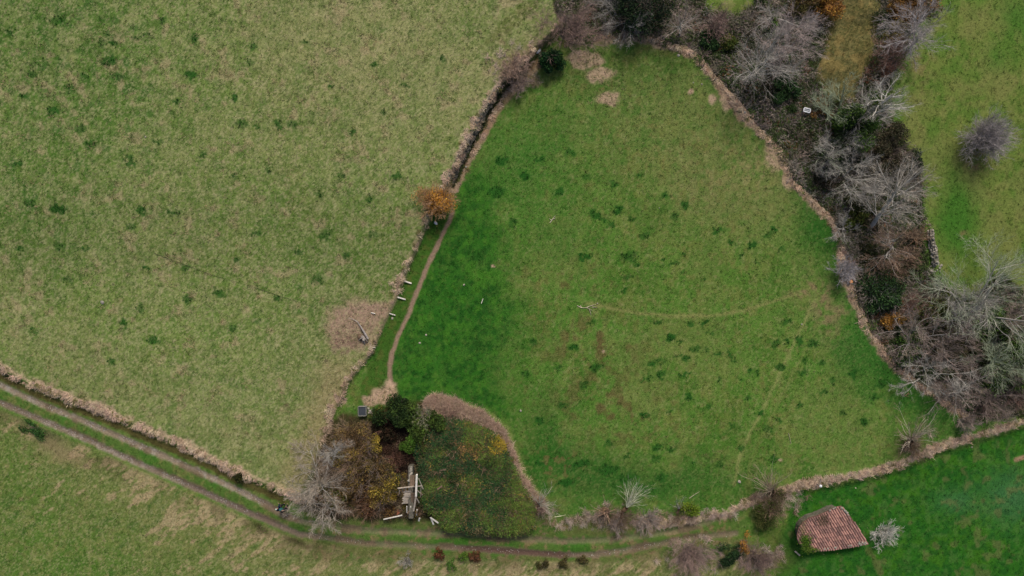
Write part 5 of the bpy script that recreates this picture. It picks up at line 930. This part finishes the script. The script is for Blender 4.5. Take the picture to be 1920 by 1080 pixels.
# stakes along the old fence beside the footpath
FS = 'fallen fence stakes beside the footpath'
for (a, b, lb, w) in (((758.5, 527), (772, 531.5), 'whitest fallen stake, uppermost beside the footpath', .13), ((745.5, 557), (760.5, 561.5), 'second fallen stake down the footpath on pale grass', .12), ((730.5, 587.5), (741.5, 591), 'third fallen stake down, next to a reddish stone', .09), ((696, 586), (704, 588), 'thin pale stake lying on the bare patch', .07), ((699, 651), (704, 651.5), 'short pale stake stub below the uprooted stump', .09)):
    lone('fence_stake', 'stake', lb, a, b, .07, .09, w, .08, M['whitewood'], FS)
tag(stone(G(735.5, 597, .03), .3, None, flat=.6), 'reddish-grey stone under the third fallen stake', 'stone')
lone('stick', 'stick', 'short pale forked stick on lush grass right of the footpath', (902.5, 569), (906, 560), .05, .09, .05, .05, M['whitewood'])
def twiglog(name, label, cat, pts, r, col=GREY, mat='twig', bz=0.06):
    a = [np.array(G(p[0], p[1], p[2] if len(p) > 2 else bz)) for p in pts]; b = a[0].copy(); return a, b
def sticks(name, label, cat, lines, r, col):
    b = np.array(G(*lines[0][0])); parts = []; rng = np.random.RandomState(len(label))
    for ln in lines:
        P_ = np.array([np.array(G(x, y, .06))-b for (x, y) in ln])[None]; rr = np.linspace(r, r*.4, len(ln))[None]; v, f = tubes(P_, rr, 4); parts.append((v, f, segtint(rng, col, v, 4)))
    V, Fc, C = joinm(parts); o = meshobj(name, V, Fc, M['twig'], None, C); o.location = b; return tag(o, label, cat)
sticks('fallen_branch', 'grey fallen branch with side twigs lying in the middle of the inner field', 'branch', [[(1082, 573), (1090, 577), (1100, 577), (1110, 582)], [(1100, 577), (1108, 573), (1117, 571)], [(1104, 578), (1107, 586), (1108, 591)], [(1110, 576), (1119, 576)], [(1090, 577), (1088, 572)]], .045, s(170, 160, 140))
sticks('fallen_branch', 'small Y-shaped fallen branch in the upper inner field', 'branch', [[(1031, 418), (1036, 411), (1041, 404)], [(1036, 411), (1042, 409)], [(1034, 413), (1030, 410)]], .04, s(176, 168, 150))
sticks('fallen_branch', 'thin forked stick on lush grass near the lower right bank', 'branch', [[(1687, 735), (1697, 742), (1704, 744)], [(1697, 742), (1703, 736), (1702, 741)]], .03, s(150, 120, 96))
sticks('fallen_branch', 'thin upright pale stick on the grass left of the brown pollard', 'branch', [[(1478, 812), (1481, 824), (1483, 832)]], .035, s(170, 160, 136))
sticks('fallen_branch', 'pale stick on the grass between the bent stump and gateway pollard', 'branch', [[(1292, 934), (1302, 927), (1312, 921)]], .035, s(184, 178, 150))
sticks('fallen_branch', 'pale green rod lying right of the bracken-end pollard', 'branch', [[(1040, 969), (1052, 967), (1061, 965)]], .045, s(182, 184, 150))
sticks('cable', 'thin dark cable lying straight across the lower left pasture', 'cable', [[(290, 475), (340, 494), (400, 516), (478, 539)], [(478, 539), (540, 560), (600, 579)]], .016, s(52, 54, 42))
# uprooted log with root plate
_lg = empty('uprooted_log', G(690, 636), 0, 'grey uprooted log with its root plate on the bare patch', 'log'); _lb = np.array(_lg.location); rng = np.random.RandomState(8)
P_ = np.array([np.array(G(x, y, z))-_lb for x, y, z in ((691, 635, .25), (684, 622, .32), (677, 611, .28), (671, 603, .2))])[None]; v, f = tubes(P_, np.array([[.11, .09, .06, .03]]), 8); meshobj('trunk', v, f, M['twig'], _lg, segtint(rng, s(140, 134, 130), v, 8, .06))
P_ = np.array([np.array(G(x, y, z))-_lb for x, y, z in ((671, 603, .2), (662, 598, .15), (653, 596, .08))])[None]; v, f = tubes(P_, np.array([[.04, .025, .012]]), 4); meshobj('limb', v, f, M['twig'], _lg, segtint(rng, s(160, 154, 148), v, 4, .06))
parts = []
for (x, y) in ((673, 638), (676, 632), (681, 643), (685, 645), (690, 641), (678, 628)):
    P_ = np.array([np.array(G(683, 631, .3))-_lb, np.array(G((683+x)/2, (631+y)/2, .38))-_lb, np.array(G(x, y, .08))-_lb])[None]; v, f = tubes(P_, np.array([[.09, .065, .03]]), 5); parts.append((v, f, segtint(rng, s(150, 142, 134), v, 5, .2)))
V, Fc, C = joinm(parts); meshobj('roots', V, Fc, M['twig'], _lg, C)
V, Fc = rockverts(rng, .42, .36, .16); o = meshobj('root_plate', V, Fc, M['earth'], _lg); o.location = Vector(G(677, 633))-Vector(_lb)
# cut stump on the bank
_st = empty('cut_stump', G(1592, 528), 0, 'freshly cut orange stump on the tan bank below the blue-grey shrub', 'stump')
P_ = np.array([[0, 0, -.1], [0, 0, .12], [0.02, 0, .3]])[None]; v, f = tubes(P_, np.array([[.2, .17, .15]]), 9); meshobj('bark', v, f, M['twig'], _st, segtint(rng, s(130, 104, 84), v, 9, .1))
an = np.arange(9)*6.2832/9; V = [(0.02+.16*math.cos(a), .16*math.sin(a), .345) for a in an]; meshobj('cut_face', V, [tuple(range(9))], plain('fresh_cut', s(190, 130, 84), s(206, 150, 104), 12), _st)

# ---------------------------------------------------------------- water trough
g = G(681, 769.5); _t = empty('water_trough', g, R(1), 'square concrete water trough full of dark water at the thicket corner', 'trough')
hw, hl, H_, th = .37, .43, .5, .045
for (a, b, w) in (((-hw, -hl), (-hw, hl), th), ((hw, -hl), (hw, hl), th)): bar((a[0], a[1], H_/2), (b[0], b[1], H_/2), th, H_, 'side', M['concrete'], _t)
for y in (-hl, hl): bar((-hw+th/2+.002, y, H_/2), (hw-th/2-.002, y, H_/2), th, H_-.004, 'end', M['concrete'], _t)
meshobj('water', [(-hw, -hl, H_-.09), (hw, -hl, H_-.09), (hw, hl, H_-.09), (-hw, hl, H_-.09)], [(0, 1, 2, 3)], M['water'], _t)
_rr = empty('rubble_heap', G(694, 771), 0, 'few pale stones set against the right side of the trough', 'stones')
for (x, y, z) in ((691, 766, .3), (694, 771, .4), (698, 768, .3), (697, 774, .35), (692, 774, .25), (700, 772, .25)): stone(Vector(G(x, y, .04))-Vector(_rr.location), z, _rr, flat=.6)

# ---------------------------------------------------------------- barn with tiled roof
RP = [(1577.5, 948.5), (1590, 961), (1628, 1019), (1612, 1023.5), (1560, 1031), (1526, 1033.5), (1508, 1030), (1497, 1018), (1494, 1003), (1497, 990), (1505, 979.5), (1518, 970.5), (1533, 966.5), (1549, 959.5), (1565, 951)]
gz = G(1560, 995).z
_bn = empty('tiled_barn', G(1548, 985), 0, 'small barn with an old red tiled roof in the lush lower field', 'barn'); _bb = Vector(_bn.location)
dirp = np.array([math.cos(R(59)), math.sin(R(59))])            # tile rows run this way in the photo (down-right)
def rz(px, py):                                                  # height of the roof plane above the ground
    return gz+1.4-0.004*((px-1540)*dirp[0]+(py-955)*dirp[1])
def RPt(px, py, up=0): return PZ(px, py, rz(px, py)+up)-_bb
top = [RPt(*p) for p in RP]; n = len(top)
_rf = meshobj('roof', top+[p-Vector((0, 0, .09)) for p in top], [tuple(range(n))[::-1], tuple(range(n, 2*n))]+[(i, (i+1) % n, n+(i+1) % n, n+i) for i in range(n)], M['deck'], _bn)
cx = sum(p.x for p in top)/n; cy = sum(p.y for p in top)/n
ins = [Vector((cx+(p.x-cx)*.86, cy+(p.y-cy)*.86, p.z-.12)) for p in top]
gb = gz-_bb.z-.3
meshobj('stone_wall', ins+[Vector((p.x, p.y, gb)) for p in ins], [(i, (i+1) % n, n+(i+1) % n, n+i) for i in range(n)], M['darkstone'], _bn)
# one barrel tile, shared
def tile_mesh(L, r0, r1):
    V = []; Fc = []; K = 5
    for (x, r) in ((0, r0), (L, r1)):
        for i in range(K+1): a = math.pi*i/K; V.append((x, -math.cos(a)*r, math.sin(a)*r*.8))
    for i in range(K): Fc.append((i, i+1, K+2+i, K+1+i))
    V += [(L, -r1+.0, 0), (L, r1, 0)]; me = bpy.data.meshes.new('tile'); me.from_pydata(V, [], Fc+[tuple(range(2*K+1, K, -1))]); me.materials.append(M['tile']); return me
EX = 9.2; tm = tile_mesh(EX/20*1.1*.96, .068, .088)
pd = dirp; pn = np.array([-pd[1], pd[0]]); tp = []
tt = np.arange(-110, 110, .5)
for i in range(-45, 46):
    c0 = np.array([1555., 992.])+pn*i*4.25; ok = inside(c0[0]+pd[0]*tt, c0[1]+pd[1]*tt, RP)
    if not ok.any(): continue
    a, b = tt[ok].min()-.5, tt[ok].max()+.8
    while b-a > 2.0:
        L_ = min(EX, b-a); tp.append((c0+pd*(b-L_), L_/EX)); b -= L_

ivy_lo = (1512, 1020); qdir = (RPt(*(np.array([1555., 992.])+pd*20))-RPt(1555, 992)).normalized(); side = (RPt(*(np.array([1555., 992.])+pn*20))-RPt(1555, 992)).normalized()
for k, (c, e) in enumerate(tp):
    o = bpy.data.objects.new('tile', tm); COL.objects.link(o); o.parent = _rf
    up = qdir.cross(side); up = up if up.z > 0 else -up; yv = up.cross(qdir); rt = Matrix((qdir, yv, up)).transposed().to_4x4()
    jt = Matrix.Rotation(rg.gauss(0, .035), 4, 'Z') @ Matrix.Rotation(rg.gauss(0, .03), 4, 'Y')
    o.matrix_local = Matrix.Translation(RPt(c[0], c[1], .012)+Vector((rg.gauss(0, .008), rg.gauss(0, .008), rg.uniform(0, .015)))) @ rt @ jt @ Matrix.Diagonal((e, 1, 1, 1))
# lichened stones weighing down the verges
for i in range(34):
    t = rg.random()
    if i < 12: p = (1577+ (1592-1577)*t*1.0+rg.gauss(0, 1), 950+(966-950)*t)
    elif i < 22: p = (1608+18*t, 1021-3*t+rg.gauss(0, 1.4))
    elif i < 28: p = (1556+12*t, 957-6*t)
    else: p = (1530+70*t, 1031.5-9*t)
    stone(RPt(p[0], p[1], .1), rg.uniform(.16, .26), _rf, flat=.6)
rng = np.random.RandomState(77)
def roofleaf(name, cen, sx, sy, n, cols, z=.12, size=.05, parent=None):
    P_ = np.array([np.array(RPt(cen[0]+rng.randn()*sx, cen[1]+rng.randn()*sy, z+rng.rand()*.15)) for _ in range(n)]); lc = np.asarray(cols); v, f, c = leaves(rng, P_, size, lc[rng.randint(0, len(lc), n)]); return meshobj(name, v, f, M['leaf'], parent, c)
roofleaf('ivy', (1511, 1018), 5, 8, 1100, [s(76, 112, 36), s(98, 130, 44), s(60, 88, 34)], parent=_bn, z=.1)
roofleaf('ivy', (1520, 1031), 7, 2.5, 400, [s(98, 120, 50), s(84, 100, 44)], parent=_bn, z=.1)
roofleaf('lichen', (1543, 976), 7, 7, 500, [s(84, 78, 58), s(104, 96, 70), s(66, 66, 46)], z=.08, size=.035, parent=_bn)
roofleaf('lichen', (1505, 990), 4, 10, 260, [s(150, 140, 100), s(120, 116, 80)], z=.09, size=.035, parent=_bn)
roofleaf('lichen', (1560, 990), 30, 18, 0 or 260, [s(176, 160, 130), s(110, 100, 70)], z=.1, size=.03, parent=_bn)
lone('fence_rail', 'rail', 'curved pale rail on the ground at the lower left corner of the barn', (1488, 1031), (1498, 1040), .3, .2, .14, .1, M['wood'])

# ---------------------------------------------------------------- litter and small finds
def crumple(name, label, cat, px, py, a, mat, seed):
    rng = np.random.RandomState(seed); V, Fc = rockverts(rng, a, a*.7, a*.45); V *= rng.uniform(.7, 1.3, (12, 1)); o = meshobj(name, V, Fc, mat); o.location = G(px, py, .12); o.rotation_euler.z = rng.rand()*6; return tag(o, label, cat)
crumple('feed_bag', 'crumpled white feed bag beside the round dark green bush', 'bag', 1009.5, 97.5, .28, M['plastic'], 4)
crumple('feed_bag', 'white plastic bag caught below the orange bush', 'bag', 817.5, 418.5, .24, M['plastic'], 9)
crumple('scrap', 'tiny white plastic scrap left of the crumpled feed bag', 'litter', 1003, 100.5, .1, M['plastic'], 12)
# white window frame
g = G(1503.5, 212.5, 1.15); _f = empty('window_frame', g, R(-14), 'discarded white rectangular frame leaning in the wooded hollow', 'frame')
for (a, b) in (((-.31, .17), (.31, .17)), ((-.31, -.17), (.31, -.17))): bar((a[0], a[1], 0), (b[0], b[1], 0), .085, .06, 'rail', M['plastic'], _f)
for x in (-.31, .31): bar((x, -.127, .002), (x, .127, .002), .085, .06, 'stile', M['plastic'], _f)
bar((-.26, .012, -.02), (.26, .012, -.02), .03, .02, 'slat', M['plastic'], _f)
meshobj('panel', [(-.3, -.16, -.035), (.3, -.16, -.035), (.3, .16, -.035), (-.3, .16, -.035)], [(0, 1, 2, 3)], M['greyplastic'], _f)
for x in (-.3, .3):
    for y in (-.15, .15): bar((x*.97, y*.95, -1.25), (x*.97, y*.95, -.035), .05, .05, 'leg', M['greyplastic'], _f)
# bucket lids
def disc(name, label, cat, px, py, r, up, mat, post=None):
    g = G(px, py); t = empty(name, g, 0, label, cat); a = np.arange(16)*6.2832/16; V = [(r*math.cos(q), r*math.sin(q), up) for q in a]+[(r*.92*math.cos(q), r*.92*math.sin(q), up+.05) for q in a]+[(0, 0, up+.07)]
    Fc = [(i, (i+1) % 16, 16+(i+1) % 16, 16+i) for i in range(16)]+[(16+i, 16+(i+1) % 16, 32) for i in range(16)]; meshobj('cap', V, Fc, mat, t, smooth=True)
    if up > .1: bar((0, 0, -.1), (0, 0, up), .07, .07, 'post', M['wood'], t)
    return t
disc('capped_post', 'post with a round white cap on the tan bank above the barn', 'post', 1532, 907, .13, .75, M['plastic'])
lone('pipe', 'pipe', 'short pale pipe running up from the white-capped post', (1533.5, 906), (1536, 897), .35, .4, .05, .05, M['concrete'])
disc('bucket_lid', 'round cream lid on the shaded side of the lower tan bank', 'lid', 1624, 579, .15, .03, M['cream'])

# ---------------------------------------------------------------- people
def skinned(name, joints, edges, radii, mat, parent, root=0, sub=1):
    me = bpy.data.meshes.new(name); me.from_pydata(joints, edges, []); o = bpy.data.objects.new(name, me); COL.objects.link(o); o.parent = parent; me.materials.append(mat)
    m = o.modifiers.new('skin', 'SKIN'); m.use_smooth_shade = True
    for i, r in enumerate(radii): sv = me.skin_vertices[0].data[i]; sv.radius = (r[0], r[1]) if isinstance(r, tuple) else (r, r); sv.use_root = (i == root)
    sb = o.modifiers.new('sub', 'SUBSURF'); sb.levels = sub; sb.render_levels = sub; return o
def solid(name, c, rough=.8): return plain(name, np.array(c)*.8, np.array(c)*1.2, 12, rough)
skin_m = solid('skin_tone', s(150, 120, 106))
def person(px, py, face, label, jacket, trousers, hair, cap=None, pack=None, stride=.2):
    g = G(px, py); t = empty('person', g, face, label, 'person')
    J = [(0, 0, .92)]; E = []; Rr = [(.15, .11)]
    def add(p, par, r): J.append(p); E.append((par, len(J)-1)); Rr.append(r); return len(J)-1
    sp = add((.02, 0, 1.15), 0, (.14, .10)); ch = add((.05, 0, 1.36), sp, (.17, .11)); nk = add((.07, 0, 1.5), ch, .055); hd = add((.1, 0, 1.58), nk, (.075, .085)); add((.11, 0, 1.68), hd, (.078, .09)); 
    for sg, st in ((1, stride), (-1, -stride)):
        h = add((0, sg*.1, .86), 0, .09); k = add((st*.6+.05, sg*.11, .48), h, .062); a = add((st*.9, sg*.11, .09), k, .04); add((st*.9+.14, sg*.12, .04), a, (.04, .03))
        s_ = add((.04, sg*.19, 1.38), ch, .06); e = add((-st*.5, sg*.26, 1.12), s_, .045); w = add((-st*.6+.16, sg*.23, .93), e, .03); hnd = add((-st*.6+.22, sg*.22, .87), w, (.035, .018))
        for q in range(4): f = add((-st*.6+.25, sg*.22+(q-1.5)*.02, .83), hnd, .009); add((-st*.6+.26, sg*.22+(q-1.5)*.021, .80-(.01 if q in (1, 2) else 0)), f, .008)
        th = add((-st*.6+.25, sg*.18, .87), hnd, .01); add((-st*.6+.275, sg*.175, .85), th, .009)
    skinned('body', J, E, Rr, skin_m, t)
    JJ = [(0, 0, .88), (.02, 0, 1.12), (.05, 0, 1.36), (.065, 0, 1.47)]; EE = [(0, 1), (1, 2), (2, 3)]; RJ = [(.19, .15), (.18, .14), (.2, .145), (.07, .07)]
    for sg, st in ((1, stride), (-1, -stride)):
        a = len(JJ); JJ += [(.04, sg*.2, 1.38), (-st*.5, sg*.265, 1.12), (-st*.6+.13, sg*.235, .955)]; EE += [(2, a), (a, a+1), (a+1, a+2)]; RJ += [.09, .068, .052]
    skinned('jacket', JJ, EE, RJ, solid('jacket_cloth', jacket), t)
    JJ = [(0, 0, .93)]; EE = []; RJ = [(.17, .13)]
    for sg, st in ((1, stride), (-1, -stride)):
        a = len(JJ); JJ += [(0, sg*.1, .84), (st*.6+.05, sg*.11, .48), (st*.9, sg*.11, .12)]; EE += [(0, a), (a, a+1), (a+1, a+2)]; RJ += [.11, .08, .062]
    skinned('trousers', JJ, EE, RJ, solid('trouser_cloth', trousers), t)
    bm = []; rng = np.random.RandomState(2); V, Fc = rockverts(rng, .115, .098, .10); V *= 1
    hm = meshobj('cap' if cap is not None else 'hair', V, Fc, solid('headwear', cap if cap is not None else hair), t, smooth=True); hm.location = (.095, 0, 1.72); sbd = hm.modifiers.new('s', 'SUBSURF'); sbd.levels = sbd.render_levels = 2
    for sg in (1, -1):
        V, Fc = rockverts(rng, .012, .008, .008); e = meshobj('eye', V, Fc, M['wire'], t); e.location = (.19, sg*.032, 1.66)
        V, Fc = rockverts(rng, .02, .01, .03); e = meshobj('ear', V, Fc, skin_m, t); e.location = (.1, sg*.085, 1.64)
    V, Fc = rockverts(rng, .02, .013, .022); e = meshobj('nose', V, Fc, skin_m, t); e.location = (.2, 0, 1.63)
    V, Fc = rockverts(rng, .008, .025, .006); e = meshobj('mouth', V, Fc, M['brick'], t); e.location = (.185, 0, 1.585)
    return t
def backpack(px, py, face, col, label, z=1.2, off=-.24):
    g = G(px, py); c, n_ = math.cos(face), math.sin(face); o = bar((0, 0, -.22), (0, 0, .22), .32, .18, 'backpack', solid('pack_cloth', col)); o.location = g+Vector((c*off, n_*off, z-.22)); o.rotation_euler.z = face+math.pi/2
    o.modifiers['edge'].width = .06; o.modifiers['edge'].segments = 3; return tag(o, label, 'backpack')
fa = R(150)
person(531, 945, fa, 'walker in a navy jacket and pale cap on the farm track', s(22, 34, 56), s(30, 34, 46), s(40, 30, 24), cap=s(176, 196, 190), stride=.18)
backpack(531, 945, fa, s(44, 96, 100), 'teal backpack on the back of the walker with the pale cap')
person(541, 949, R(140), 'walker in black with dark hair behind the pale-capped one', s(24, 22, 30), s(66, 62, 68), s(28, 22, 20), stride=-.16)
